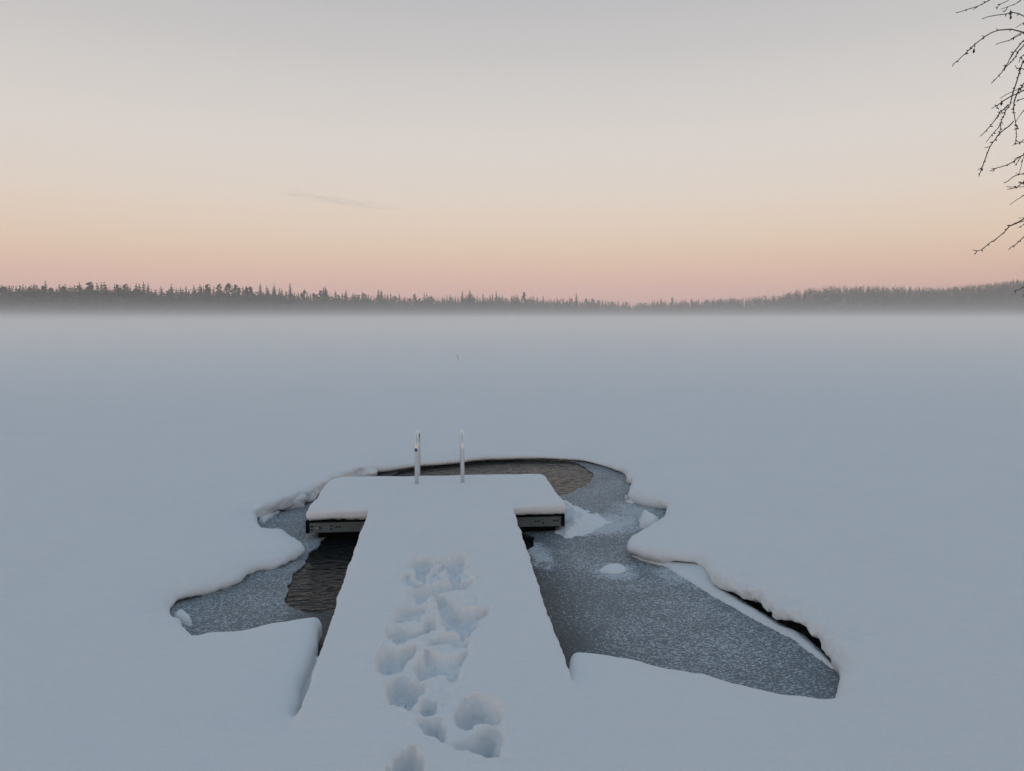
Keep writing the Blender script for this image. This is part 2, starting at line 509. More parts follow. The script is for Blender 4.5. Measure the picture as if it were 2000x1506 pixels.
# ground: thick blanket whose brink bulges over the water
dist = np.clip(D, 0, 2)
left_bank = sstep(-0.5, -0.8, GX) * sstep(6.9, 6.5, GY) * sstep(4.3, 4.6, GY)
far_bank = sstep(8.8, 9.8, GY)
swell = (0.050 + 0.012 * left_bank) * np.exp(-dist / 0.20) + (0.030 + 0.055 * far_bank + 0.035 * left_bank) * np.exp(-dist / 0.5)
top = H - swell * (1 - 0.55 * left_cut) * (1 - 0.4 * (np.abs(GX) < 9) * sstep(-1.25, -1.0, GX) * sstep(1.25, 1.0, GX) * sstep(4.8, 4.4, GY))
# underside: flush with the ice in most places, hollowed out along the right bank
hollow = right_bank * (0.040 + 0.045 * sstep(5.2, 4.4, GY) + 0.030 * vnoise(GX, GY, 0.22, 41) + 0.018 * vnoise(GX, GY, 0.08, 43)) * sstep(0.30, 0.16, dist)
hollow = hollow + left_cut * 0.05 * np.clip(vnoise(GX, GY, 0.4, 47) + 0.5, 0, 1) * sstep(0.3, 0.16, dist)
hollow = hollow + left_bank * (0.022 + 0.024 * vnoise(GX, GY, 0.2, 311) + 0.016 * vnoise(GX, GY, 0.07, 313)).clip(0, 1) * sstep(0.30, 0.16, dist)
hollow = hollow + sstep(8.9, 9.5, GY) * 0.020 * sstep(0.30, 0.16, dist)
bot = -0.012 + hollow + 0.012 * np.clip(vnoise(GX, GY, 0.3, 53), -1, 1) * sstep(0.3, 0.1, dist)
deep = sstep(0.16, 0.34, dist)
bot = bot * (1 - deep) - 0.30 * deep
beside = sstep(-1.25, -1.0, GX) * sstep(1.25, 1.0, GX) * sstep(4.8, 4.4, GY)      # snow close beside the walkway
rad = 0.115 * (1 - 0.70 * left_cut) * (1 - 0.55 * beside)

def slab(d, top, bot, rad):
    zm, hz = (top + bot) / 2, np.maximum((top - bot) / 2, 0.004)
    r = np.minimum(rad, hz)
    wz = np.abs(zs[None, None, :].astype(np.float32) - zm[..., None]) - (hz - r)[..., None]
    wx = (d + r)[..., None]
    return np.minimum(np.maximum(wx, wz), 0) + np.sqrt(np.maximum(wx, 0) ** 2 + np.maximum(wz, 0) ** 2) - r[..., None]
f32 = lambda a: np.asarray(a, np.float32)
FG = slab(f32(-D), f32(top), f32(bot), f32(rad))
# jetty blanket
plat = sstep(FRONT_Y - 0.10, FRONT_Y + 0.12, GY)
jtop = STEM_NEAR_Z + (STEM_FAR_Z - STEM_NEAR_Z) * sstep(3.3, 6.6, GY) + 0.010 * vnoise(GX, GY, 0.7, 61) + 0.007 * vnoise(GX, GY * 1.6, 0.33, 63) + 0.0070 * fbm(GX * 0.35, GY, 0.16, 31, 3)
jtop = jtop - plat * (0.050 * np.exp(np.minimum(DJ, 0) / 0.13)) * (1 - 0.75 * sstep(FRONT_Y + 0.5, BACK_Y - 0.2, GY)) - (1 - plat) * 0.012 * np.exp(np.minimum(DJ, 0) / 0.10)
platb = sstep(FRONT_Y - 0.22, FRONT_Y - 0.04, GY)
jbot = 0.03 + platb * (SNOW_UNDER - 0.03) + plat * (0.010 * vnoise(GX, GY, 0.09, 71) + 0.008 * vnoise(GX, GY, 0.04, 72))
jr = 0.030 + 0.030 * plat
scallop = 0.004 * vnoise(GX, GY, 0.05, 73) + 0.003 * vnoise(GX, GY, 0.025, 74) + 0.006 * vnoise(GX, GY, 0.14, 75) + 0.009 * vnoise(GX, GY, 0.45, 76)
JD = DJ + scallop + 0.014 * plat * vnoise(GX, GY, 0.3, 77)
# round the corners of the platform
FJ = slab(f32(JD), f32(jtop), f32(jbot), f32(jr))
# drifted snow fills the foot of the narrow gap beside the walkway
zf = 0.075 + 0.10 * sstep(3.62, 3.22, GY) + 0.008 * vnoise(GX, GY, 0.1, 301)
gap = np.maximum(np.abs(GX + 0.72) - 0.17, GY - 4.12 + 0.03 * vnoise(GX, GY, 0.1, 303))
zz3 = zs[None, None, :].astype(np.float32)
FG = np.minimum(FG, np.maximum(zz3 - f32(zf)[..., None], f32(gap)[..., None]))
kk = (0.004 + 0.03 * sstep(3.45, 3.2, GY))[..., None].astype(np.float32)
hh = np.clip(0.5 + 0.5 * (FJ - FG) / kk, 0, 1)
FIELD = FJ + (FG - FJ) * hh - kk * hh * (1 - hh)
del FG, FJ, hh
# crumbled faces: the cut at the left rim and the broken foot of the right bank
def crumble(x0, x1, y0, y1, amp, sc, seed):
    a, b = np.searchsorted(xs, (x0, x1))
    c, d = np.searchsorted(ys, (y0, y1))
    x, y, z = GX[a:b, c:d, None], GY[a:b, c:d, None], zs[None, None, :]
    w = sstep(0, 0.25, x - x0) * sstep(0, 0.25, x1 - x) * sstep(0, 0.25, y - y0) * sstep(0, 0.25, y1 - y) * sstep(0.35, 0.12, np.abs(D[a:b, c:d]))[..., None] * sstep(0.22, 0.14, z)
    n3 = noise3(GX[a:b, c:d], GY[a:b, c:d], zs, sc, seed)
    FIELD[a:b, c:d] += (amp * w * n3).astype(np.float32)
crumble(-2.1, -0.3, 6.9, 9.4, 0.030, 0.22, 201)
crumble(1.2, 2.7, 3.6, 5.3, 0.020, 0.09, 205)
crumble(-2.2, -0.6, 4.5, 6.6, 0.006, 0.08, 207)

# footprints: trampled pits, each outlined where its rim runs (pixels of an enlargement of the photograph, 3.333 x from (550, 1060))
PITS = [
    (0.010, [(760, 235), (850, 130), (1000, 112), (1215, 105), (1235, 250), (1215, 320), (1340, 420), (1255, 590), (1225, 680), (1150, 860), (1240, 930), (1340, 985), (1455, 1095), (1435, 1250), (1435, 1395), (1300, 1395), (1120, 1345), (1020, 1285), (870, 1110), (705, 1040), (670, 950), (650, 835), (605, 715), (665, 590), (735, 450), (830, 305)]),
    (0.095, [(840, 160), (870, 125), (960, 115), (985, 150), (968, 200), (930, 262), (880, 240)]),
    (0.095, [(1000, 135), (1100, 110), (1190, 100), (1215, 130), (1200, 190), (1180, 240), (1120, 265), (1075, 215), (1050, 165)]),
    (0.06, [(765, 240), (830, 205), (850, 240), (930, 280), (860, 300), (800, 285)]),
    (0.055, [(968, 190), (1040, 150), (1075, 210), (1010, 250), (950, 262)]),
    (0.085, [(840, 310), (930, 285), (1080, 245), (1250, 240), (1240, 270), (1190, 315), (1080, 320), (990, 340), (940, 390), (880, 395), (845, 350)]),
    (0.07, [(740, 440), (850, 400), (960, 405), (950, 450), (890, 505), (800, 510), (725, 500)]),
    (0.10, [(990, 355), (1060, 330), (1190, 420), (1340, 405), (1330, 470), (1250, 550), (1240, 600), (1180, 600), (1120, 545), (1050, 560), (1020, 490)]),
    (0.095, [(670, 580), (760, 525), (870, 545), (940, 485), (1000, 485), (1005, 550), (890, 580), (840, 620), (770, 645), (700, 620)]),
    (0.07, [(940, 595), (1010, 570), (1150, 570), (1210, 610), (1240, 610), (1220, 665), (1130, 645), (1020, 645), (960, 650)]),
    (0.11, [(615, 715), (680, 650), (780, 660), (870, 640), (880, 680), (830, 740), (770, 795), (640, 825)]),
    (0.10, [(850, 760), (940, 655), (1000, 685), (1120, 700), (1210, 680), (1180, 770), (1120, 855), (1050, 820), (900, 855), (860, 810)]),
    (0.13, [(680, 880), (760, 812), (840, 835), (940, 875), (900, 970), (850, 1060), (770, 1075), (700, 1030), (670, 950)]),
    (0.10, [(895, 985), (950, 960), (1020, 970), (1010, 1060), (940, 1095), (885, 1060)]),
    (0.12, [(870, 1115), (950, 1095), (1020, 1085), (1090, 1150), (1080, 1230), (1050, 1270), (960, 1220)]),
    (0.15, [(1110, 1095), (1190, 985), (1270, 950), (1350, 1000), (1390, 1040), (1450, 1090), (1430, 1140), (1290, 1150), (1220, 1200), (1130, 1170)]),
    (0.15, [(1230, 1215), (1300, 1160), (1400, 1155), (1425, 1260), (1432, 1395), (1380, 1380), (1290, 1390), (1220, 1340), (1130, 1330), (1110, 1265)]),
    (0.17, [(690, 1420), (730, 1345), (800, 1310), (880, 1310), (920, 1380), (930, 1480), (925, 1560), (840, 1610), (740, 1600), (690, 1510)])]
ix0, ix1 = np.searchsorted(xs, (-0.75, 0.75))
iy1 = np.searchsorted(ys, 6.0)
sx, sy = GX[ix0:ix1, :iy1], GY[ix0:ix1, :iy1]
wxn = sx + 0.014 * vnoise(sx, sy, 0.09, 81) + 0.009 * vnoise(sx, sy, 0.035, 83)
wyn = sy + 0.014 * vnoise(sx, sy, 0.09, 85) + 0.009 * vnoise(sx, sy, 0.035, 87)
sub = FIELD[ix0:ix1, :iy1]
jt = np.where(DJ[ix0:ix1, :iy1] < 0, jtop[ix0:ix1, :iy1], top[ix0:ix1, :iy1])
lo_top = np.maximum(np.where(sy > 3.2, jtop[ix0:ix1, :iy1], 0), np.where(sy <= 3.5, top[ix0:ix1, :iy1], 0))
rim = np.full(sx.shape, 9.0, np.float32)
zb = zs[None, None, :].astype(np.float32)
crumb = 0.016 * fbm(sx, sy, 0.08, 91, 4, 0.65)
cut = np.full(sub.shape, 9.0, np.float32)
n3 = 0.0065 * noise3(sx, sy, zs, 0.05, 131)
for k, (dep, pts) in enumerate(PITS):
    pw = smooth_poly(ground_poly([(550 + a / 3.3333, 1060 + b / 3.3333) for a, b in pts], 0.25), 4)
    e = poly_sdf(wxn, wyn, pw)
    if k:
        rim = np.minimum(rim, e)
    floor = np.maximum(lo_top - dep * 0.95 * (1 + 0.25 * vnoise(sx, sy, 0.12, 100 + k)) + crumb * (0.55 if k == 0 else 1.0), 0.092 + 0.5 * crumb)
    ee = f32(e)[..., None] + 0.32 * (f32(lo_top)[..., None] - zb)
    ff = f32(floor)[..., None] - zb
    h = np.clip(0.5 - 0.5 * (ff - ee) / 0.030, 0, 1)
    one = ff + (ee - ff) * h + 0.030 * h * (1 - h)
    cut = smin(cut, one, 0.006)
# kicked-up crumbs round the pits
lift = (0.013 * np.clip(fbm(sx, sy, 0.045, 95, 3, 0.65) + 0.05, 0, 1.2) + 0.003) * np.exp(-np.clip(rim, 0, 1) / 0.055) * (rim > -0.02)
sub = sub - f32(lift)[..., None]
cut = cut + n3
sub = -smin(-sub, cut, 0.004)
FIELD[ix0:ix1, :iy1] = sub
del cut, sub

def surface_nets(Fd, xs, ys, zs):
    s = Fd < 0
    nx, ny, nz = Fd.shape
    cnt = np.zeros((nx - 1, ny - 1, nz - 1), np.uint8)
    for i in (0, 1):
        for j in (0, 1):
            for k in (0, 1):
                cnt += s[i:nx - 1 + i, j:ny - 1 + j, k:nz - 1 + k]
    act = (cnt > 0) & (cnt < 8)
    ci, cj, ck = np.nonzero(act)
    idx = np.full(act.shape, -1, np.int32)
    idx[ci, cj, ck] = np.arange(len(ci))
    acc = np.zeros((len(ci), 3))
    num = np.zeros(len(ci))
    offs = [(i, j, k) for i in (0, 1) for j in (0, 1) for k in (0, 1)]
    for a in offs:
        for ax in range(3):
            if a[ax]:
                continue
            b = tuple(1 if t == ax else a[t] for t in range(3))
            fa = Fd[ci + a[0], cj + a[1], ck + a[2]].astype(float)
            fb = Fd[ci + b[0], cj + b[1], ck + b[2]].astype(float)
            m = (fa < 0) != (fb < 0)
            t = np.where(m, fa / np.where(m, fa - fb, 1), 0)
            p = np.stack([xs[ci + a[0]], ys[cj + a[1]], zs[ck + a[2]]], 1)
            q = np.stack([xs[ci + b[0]], ys[cj + b[1]], zs[ck + b[2]]], 1)
            acc += np.where(m[:, None], p + (q - p) * t[:, None], 0)
            num += m
    verts = acc / num[:, None]
    faces = []
    sl = slice(1, -1)
    # edges along x, y and z
    m = s[:-1, sl, sl] != s[1:, sl, sl]
    i, j, k = np.nonzero(m)
    q = np.stack([idx[i, j, k], idx[i, j + 1, k], idx[i, j + 1, k + 1], idx[i, j, k + 1]], 1)
    flip = ~s[:-1, sl, sl][i, j, k]
    q[flip] = q[flip][:, ::-1]
    faces.append(q)
    m = s[sl, :-1, sl] != s[sl, 1:, sl]
    i, j, k = np.nonzero(m)
    q = np.stack([idx[i, j, k], idx[i, j, k + 1], idx[i + 1, j, k + 1], idx[i + 1, j, k]], 1)
    flip = ~s[sl, :-1, sl][i, j, k]
    q[flip] = q[flip][:, ::-1]
    faces.append(q)
    m = s[sl, sl, :-1] != s[sl, sl, 1:]
    i, j, k = np.nonzero(m)
    q = np.stack([idx[i, j, k], idx[i + 1, j, k], idx[i + 1, j + 1, k], idx[i, j + 1, k]], 1)
    flip = ~s[sl, sl, :-1][i, j, k]
    q[flip] = q[flip][:, ::-1]
    faces.append(q)
    return verts, np.concatenate(faces), (ci, cj, ck)
SV, SF, (ci, cj, ck) = surface_nets(FIELD, xs, ys, zs)
del FIELD
# the outer ring of vertices meets the open snow field exactly
onb = (SV[:, 2] > 0.08)
SV[onb & (ci == 0), 0] = X0
SV[onb & (ci == len(xs) - 2), 0] = X1
SV[onb & (cj == 0), 1] = Y0
SV[onb & (cj == len(ys) - 2), 1] = Y1
edge = onb & ((ci == 0) | (ci == len(xs) - 2) | (cj == 0) | (cj == len(ys) - 2))
SV[edge, 2] = base_height(SV[edge, 0], SV[edge, 1])
print('snow solid', len(SV), len(SF))
cen = SV[SF].mean(1)
dj_face = poly_sdf(cen[:, 0], cen[:, 1], JET + 0.0)
is_jet = (dj_face < 0.035) & (cen[:, 1] > 3.45) & (cen[:, 2] > 0.015)
def take(sel):
    f = SF[sel]
    u, inv = np.unique(f, return_inverse=True)
    return SV[u], inv.reshape(f.shape)

# open snow field beyond it, out to the far shore and past it
def graded(lo, hi, a, b, first, fine=()):
    """Grid lines outside [a, b], spaced `first` next to it and widening outward."""
    out = [a, b]
    for sgn, start, end in ((-1, a, lo), (1, b, hi)):
        p, st = start, first
        while (p - end) * sgn < 0:
            stp = st
            for f0, f1, fs in fine:
                if f0 < p < f1:
                    stp = min(st, fs)
            p += sgn * stp
            out.append(p)
            st = max(st * 1.06, 0)
    return out
gx = sorted(set(graded(-3000, 3000, X0, X1, 0.05, ((-13, 3, 0.2),)) + list(np.linspace(X0, X1, 64)[1:-1])))
gy = sorted(set(graded(-200, 3000, Y0, Y1, 0.05, ((11, 18, 0.045),)) + list(np.linspace(Y0, Y1, 120)[1:-1])))
gx, gy = np.array(gx), np.array(gy)
OX, OY = np.meshgrid(gx, gy, indexing='ij')
OZ = base_height(OX, OY)
OZ = OZ - 0.012 * ((OX > X0 + 1e-6) & (OX < X1 - 1e-6) & (OY > Y0 + 1e-6) & (OY < Y1 - 1e-6))      # tucked just under the finer mesh
nxg, nyg = OX.shape
I, J = np.meshgrid(np.arange(nxg - 1), np.arange(nyg - 1), indexing='ij')
mx, my = (gx[I] + gx[I + 1]) / 2, (gy[J] + gy[J + 1]) / 2
keep = ~((mx > X0 + 0.12) & (mx < X1 - 0.12) & (my > Y0 + 0.10) & (my < Y1 - 0.12))
I, J = I[keep], J[keep]
OF = np.stack([I * nyg + J, (I + 1) * nyg + J, (I + 1) * nyg + J + 1, I * nyg + J + 1], 1)
OV = np.stack([OX.ravel(), OY.ravel(), OZ.ravel()], 1)
gv, gf = take(~is_jet)
AV = np.concatenate([gv, OV])
AF = np.concatenate([gf, OF + len(gv)])
tag(obj('snow_field', mesh_np('snow_field', AV, AF, M_SNOW)), 'deep untouched snow covering the frozen lake and its shore', kind='structure')
jv, jf = take(is_jet)
tag(obj('snow_blanket', mesh_np('snow_blanket', jv, jf, M_SNOW)), 'thick snow blanket on the T-shaped jetty, trampled with deep footprints', 'snow')

# ------------------------------------------------------------------ water and ice in the hole
wx0, wy0 = POND_S.min(0) - 0.5
wx1, wy1 = POND_S.max(0) + 0.5
tag(MB().box(wx0, wx1, wy0, wy1, -0.9, -0.006).build('water', M_WATER), 'dark open water in the hole round the jetty', kind='structure')
POOL_BACK = smooth_poly(ground_poly([(770, 925), (820, 913), (880, 906), (950, 899), (1040, 897.5), (1100, 900), (1132, 907), (1150, 918), (1158, 930), (1150, 945), (1128, 957), (1106, 966), (1040, 985), (900, 985), (780, 960)]), 5)
POOL_LEFT = smooth_poly(ground_poly([(604, 1080), (603, 1091), (588, 1106), (572, 1118), (566, 1132), (563, 1147), (561, 1165), (563, 1185), (592, 1194), (639, 1198), (690, 1180), (800, 1110), (1000, 1090), (1030, 1075), (1042, 1058), (1030, 1046), (900, 1030), (700, 1030), (640, 1050), (622, 1066)]), 5)
def jitter(p, amp, sc, seed):
    p = np.concatenate([p, (p + np.roll(p, -1, 0)) / 2], 1).reshape(-1, 2)
    return p + amp * np.stack([fbm(p[:, 0], p[:, 1], sc, seed, 3), fbm(p[:, 0], p[:, 1], sc, seed + 5, 3)], 1)
POOL_GAP = np.concatenate([ground_poly([(1262, 1089), (1300, 1094), (1367, 1099), (1404, 1142), (1425, 1158), (1472, 1188), (1530, 1222), (1569, 1241), (1597, 1266), (1620, 1290), (1640, 1309)]),
                           ground_poly([(1640, 1309), (1620, 1290), (1597, 1266), (1569, 1241), (1530, 1222), (1472, 1188), (1425, 1158), (1404, 1142), (1367, 1099), (1300, 1094), (1262, 1089)]) + np.array((0.13, 0.24))])
POOL_BACK, POOL_LEFT = jitter(POOL_BACK, 0.03, 0.25, 7), jitter(POOL_LEFT, 0.025, 0.18, 11)
outer = np.array([(wx0 + 0.1, wy0 + 0.1), (wx1 - 0.1, wy0 + 0.1), (wx1 - 0.1, wy1 - 0.1), (wx0 + 0.1, wy1 - 0.1)])
loops = [outer, POOL_BACK[::-1], POOL_LEFT[::-1], POOL_GAP[::-1]]
tri = tessellate_polygon([[Vector((*p, 0)) for p in l] for l in loops])
allp = np.concatenate(loops)
n = len(allp)
iv = [(p[0], p[1], 0.006) for p in allp] + [(p[0], p[1], -0.012) for p in allp]
ifc = [t for t in tri]
off = 0
for l in loops:
    for k in range(len(l)):
        a, b = off + k, off + (k + 1) % len(l)
        ifc.append((a, b, n + b, n + a))
    off += len(l)
me = mesh_py('ice_sheet', iv, ifc, M_ICE)
import bmesh
bm = bmesh.new()
bm.from_mesh(me)
bmesh.ops.recalc_face_normals(bm, faces=bm.faces)
up = sum(f.normal.z * f.calc_area() for f in bm.faces if abs(f.normal.z) > 0.9)
if up < 0:
    bmesh.ops.reverse_faces(bm, faces=bm.faces)
bm.to_mesh(me)
bm.free()
tag(obj('ice_sheet', me), 'thin grey ice with frost crystals refrozen over the hole', kind='structure')

# ------------------------------------------------------------------ lumps of snow lying on the ice
def mound(name, pts, height, label, cat='snow', edge=0.10, z0=0.0, seed=1, peak=None, step=0.012, rough=0.012, mat=None, group=None, smooth=4, flat=0.5, power=None):
    poly = smooth_poly(ground_poly(pts), smooth)
    lo, hi = poly.min(0) - 0.03, poly.max(0) + 0.03
    gx, gy = np.arange(lo[0], hi[0], step), np.arange(lo[1], hi[1], step)
    x, y = np.meshgrid(gx, gy, indexing='ij')
    d = -poly_sdf(x, y, poly) + rough * fbm(x, y, 0.09, seed, 3)
    t = np.clip(d / edge, 0, 1)
    prof = np.sqrt(1 - (1 - t) ** 2) * (1 + flat * (rough / 0.012) * 0.25 * fbm(x, y, 0.12, seed + 9, 3))
    if power:
        prof = t ** power * (1 + 0.35 * fbm(x, y, 0.30, seed + 9, 2)).clip(0.1, 2)
    h = height if peak is None else peak(x, y)
    z = z0 + prof * h
    z = np.where(d <= 0, z0 - 0.02, z)
    i, j = np.meshgrid(np.arange(len(gx) - 1), np.arange(len(gy) - 1), indexing='ij')
    m = (d[:-1, :-1] > -step) | (d[1:, :-1] > -step) | (d[:-1, 1:] > -step) | (d[1:, 1:] > -step)
    i, j = i[m], j[m]
    ny = len(gy)
    f = np.stack([i * ny + j, (i + 1) * ny + j, (i + 1) * ny + j + 1, i * ny + j + 1], 1)
    v = np.stack([x.ravel(), y.ravel(), z.ravel()], 1)
    u, inv = np.unique(f, return_inverse=True)
    v = v[u]
    c = np.array((*v[:, :2].mean(0), 0.0))
    o = obj(name, mesh_np(name, v - c, inv.reshape(f.shape), mat or M_SNOW), loc=c)
    return tag(o, label, cat, group)
def drift_h(x, y):
    return 0.16 * np.exp(-np.clip(x - PX1, 0, 9) / 0.22) * (0.75 + 0.25 * np.cos((y - 7.05) * 2.2)) + 0.010
mound('snow_drift', [(1085, 975), (1112, 978), (1140, 990), (1170, 1003), (1195, 1014), (1218, 1020), (1200, 1029), (1178, 1036), (1165, 1044), (1135, 1049), (1098, 1051), (1080, 1030)], 0.2,
      'snow drift sloping from the right end of the jetty onto the ice', edge=0.34, seed=3, peak=drift_h, power=1.3, rough=0.05)
mound('snow_lump', [(1168, 1118), (1180, 1108), (1200, 1103), (1220, 1108), (1224, 1116), (1205, 1122), (1182, 1122)], 0.038,
      'low round snow lump alone on the grey ice right of the walkway', edge=0.13, seed=5, group='snow lumps on the ice')
mound('snow_lump', [(343, 1206), (352, 1199), (366, 1203), (377, 1215), (372, 1224), (352, 1220)], 0.06,
      'small snow lump at the left tip of the hole', edge=0.08, seed=6, group='snow lumps on the ice')
mound('snow_lump', [(1250, 1030), (1252, 1010), (1262, 1005), (1274, 1012), (1290, 1024), (1280, 1036)], 0.09,
      'snow lump half hidden behind the rounded right bank', edge=0.10, seed=8, group='snow lumps on the ice')
mound('snow_lump', [(1222, 980), (1230, 974), (1241, 977), (1242, 984), (1230, 985)], 0.035,
      'tiny snow lump under the far right bank', edge=0.06, seed=9, group='snow lumps on the ice')
mound('snow_ledge', [(1228, 1084), (1250, 1096), (1300, 1110), (1342, 1136), (1375, 1157), (1420, 1182), (1470, 1211), (1520, 1237), (1560, 1260), (1600, 1291), (1638, 1318), (1642, 1312), (1620, 1294), (1597, 1270), (1569, 1244), (1530, 1225), (1472, 1191), (1425, 1161), (1404, 1146), (1390, 1120), (1367, 1102), (1300, 1097), (1262, 1092)], 0.032,
      'narrow low snow ledge along the foot of the right bank', edge=0.10, seed=12, rough=0.008)
mound('snow_clump', [(458, 1126), (468, 1106), (482, 1098), (492, 1104), (488, 1118), (474, 1129)], 0.10,
      'crumbled snow clump hanging at the foot of the long left bank', edge=0.07, seed=21, rough=0.02)
mound('snow_ledge', [(500, 1012), (508, 990), (530, 992), (548, 1000), (535, 1008), (524, 1016), (515, 1024)], 0.05,
      'low snow shelf under the cut left bank', edge=0.10, seed=14)

# ------------------------------------------------------------------ the jetty
jetty = tag(obj('jetty', None, loc=(0, (FRONT_Y + BACK_Y) / 2, 0)), 'T-shaped floating jetty with grey steel front beam, buried in snow', 'jetty')
JO = Vector(jetty.location)
class JB(MB):
    def build(self, name, mat, parent=None, smooth=False):
        self.v = [tuple(Vector(p) - JO) for p in self.v]
        return MB.build(self, name, mat, parent, smooth)
BX0, BX1, BY = PX0 + 0.012, PX1 - 0.020, FRONT_Y + 0.045
for k in range(11):                       # deck boards under the snow
    y0 = BY + 0.008 + k * (BACK_Y - BY - 0.04) / 11
    JB().box(BX0 + 0.03, BX1 - 0.03, y0, y0 + (BACK_Y - BY - 0.04) / 11 - 0.008, DT - 0.028, DT).build('deck_board', M_WOOD, jetty)
prof = [(BY, BB), (BY, BT), (BY + 0.045, BT), (BY + 0.045, BT - 0.006), (BY + 0.014, BT - 0.008), (BY + 0.012, BT - 0.024), (BY + 0.006, BT - 0.028), (BY + 0.006, BB + 0.016), (BY + 0.05, BB + 0.010), (BY + 0.05, BB)]
prof = [(BY - 0.004, BT), (BY + 0.05, BT), (BY + 0.05, BB), (BY - 0.004, BB), (BY - 0.004, BB + 0.013), (BY + 0.004, BB + 0.017), (BY + 0.004, BT - 0.026), (BY - 0.003, BT - 0.022)]
beam = JB().prism_x(prof, BX0 + 0.035, BX1 - 0.035).build('front_beam', M_STEEL, jetty)
rear = JB().box(BX0 + 0.035, BX1 - 0.035, BACK_Y - 0.08, BACK_Y - 0.03, BB, BT).build('rear_beam', M_STEEL, jetty)
for sx_ in (BX0, BX1 - 0.035):
    JB().box(sx_, sx_ + 0.033, BY - 0.006, BACK_Y - 0.03, BB - 0.004, DT - 0.004).build('side_beam', M_BLACK, jetty)
JB().box(BX0 + 0.036, BX1 - 0.036, BY + 0.002, BY + 0.007, BT + 0.001, SNOW_UNDER + 0.004).build('deck_edge', M_BLACK, jetty)
fl = JB()
fl.box(BX0 + 0.10, BX1 - 0.08, BY + 0.06, BACK_Y - 0.1, -0.25, BB - 0.002)
fl.build('float', M_BLACK, jetty)
JB().box(BX0 + 0.085, BX0 + 0.16, BY + 0.05, BY + 0.12, BB - 0.022, BB - 0.003).build('float_bracket', M_BLACK, jetty)
JB().box(BX1 - 0.13, BX1 - 0.055, BY + 0.05, BY + 0.12, BB - 0.022, BB - 0.003).build('float_bracket', M_BLACK, jetty)
def disc(mb, x, z, r, y=None, depth=0.004, n=10):
    y = BY + 0.004 if y is None else y
    v = [(x + r * math.cos(2 * math.pi * k / n), y - depth, z + r * math.sin(2 * math.pi * k / n)) for k in range(n)]
    v += [(p[0], y + 0.002, p[2]) for p in v]
    return mb.add(v, [tuple(range(n))] + [(k, k + n, (k + 1) % n + n, (k + 1) % n) for k in range(n)])
for u, v in [(609, 1025), (609, 1032), (625, 1028), (647, 1024), (647, 1031.5), (657, 1027), (663, 1027), (1046, 1019), (1052, 1019), (1061, 1015.5), (1061, 1023), (1082, 1019), (1088, 1019), (1097, 1016), (1097, 1023)]:
    d = pixdir(u, v)
    x = d[0] * BY / d[1]
    zrel = {True: (1037 - v) / 19.5, False: (1029.5 - v) / 19.5}[u < 800]
    disc(JB(), x, BB + zrel * (BT - BB), 0.0095, depth=0.0015).build('bolt_hole', M_HOLE, beam)
d = pixdir(619, 1028)
disc(JB(), d[0] * BY / d[1], BB + 0.46 * (BT - BB), 0.008, depth=0.006).build('bolt', M_BOLT, beam)
for k in range(24):                       # gangway boards from the shore
    y0 = 3.36 + k * (BY - 3.38) / 24
    JB().box(-0.60, 0.60, y0, y0 + (BY - 3.38) / 24 - 0.006, 0.012, 0.035).build('walkway_board', M_WOOD, jetty)
for sx_ in (-0.56, 0.50):
    JB().box(sx_, sx_ + 0.06, 3.2, BY - 0.01, -0.05, 0.011).build('walkway_beam', M_WOOD, jetty)

# ------------------------------------------------------------------ swim ladder
LZ = PLAT_Z - 0.005
p0, p1 = ground(814, 942, LZ), ground(903.5, 940, LZ)
ladder = tag(obj('swim_ladder', None, loc=(float((p0[0] + p1[0]) / 2), float(p0[1]), 0.2)), 'bare metal swim ladder with two hooped handrails at the jetty edge', 'ladder')
LO = Vector(ladder.location)
ly0 = (p0[1] + p1[1]) / 2
ly1 = BACK_Y + 0.06
for x, (ut, vt) in ((p0[0], (812.5, 849)), (p1[0], (900, 847.5))):
    dd = pixdir(ut, vt)
    ztop = EYE[2] + dd[2] / dd[1] * (ly0 + 0.03)
    pts, rr = [], (ly1 - ly0) / 2
    pts += [(x, ly0, DT), (x, ly0, ztop - 0.14)]
    for k in range(9):
        a = math.pi * k / 8
        pts.append((x + 0.008 * (1 - math.cos(a)) / 2, ly0 + rr * (1 - math.cos(a)), ztop - 0.13 + 0.12 * math.sin(a)))
    pts += [(x + 0.008, ly1, ztop - 0.16), (x + 0.008, ly1 + 0.02, -0.75)]
    mb = MB().tube([Vector(p) - LO for p in pts], 0.0195, 14)
    rail = mb.build('handrail', M_ALU, ladder, True)
    MB().tube([Vector((x, ly0, z)) - LO for z in (DT, DT + 0.022, DT + 0.030)], [0.036, 0.036, 0.024], 14).build('foot_flange', M_ALU, rail, True)
    if x == p0[0]:
        zz = EYE[2] + (pixdir(812, 878.5)[2] / pixdir(812, 878.5)[1]) * ly0
        def patch(a_half, z_half, r):
            v, f = [], []
            for i in range(9):
                t = -1 + 2 * i / 8
                for s in (-1, 1):
                    an = -math.pi / 2 - 0.25 + a_half * t
                    v.append(Vector((x + r * math.cos(an), ly0 + r * math.sin(an), zz + s * z_half * math.sqrt(max(0, 1 - t * t)))) - LO)
            for i in range(8):
                f.append((2 * i, 2 * i + 2, 2 * i + 3, 2 * i + 1))
            return MB().add(v, f)
        patch(1.0, 0.019, 0.0200).build('sticker', M_BLUE, rail)
for z in (0.05, -0.25, -0.55):
    MB().tube([Vector((p0[0] + 0.008, ly1 + 0.02, z)) - LO, Vector((p1[0] + 0.008, ly1 + 0.02, z)) - LO], 0.017, 10).build('rung', M_ALU, ladder, True)

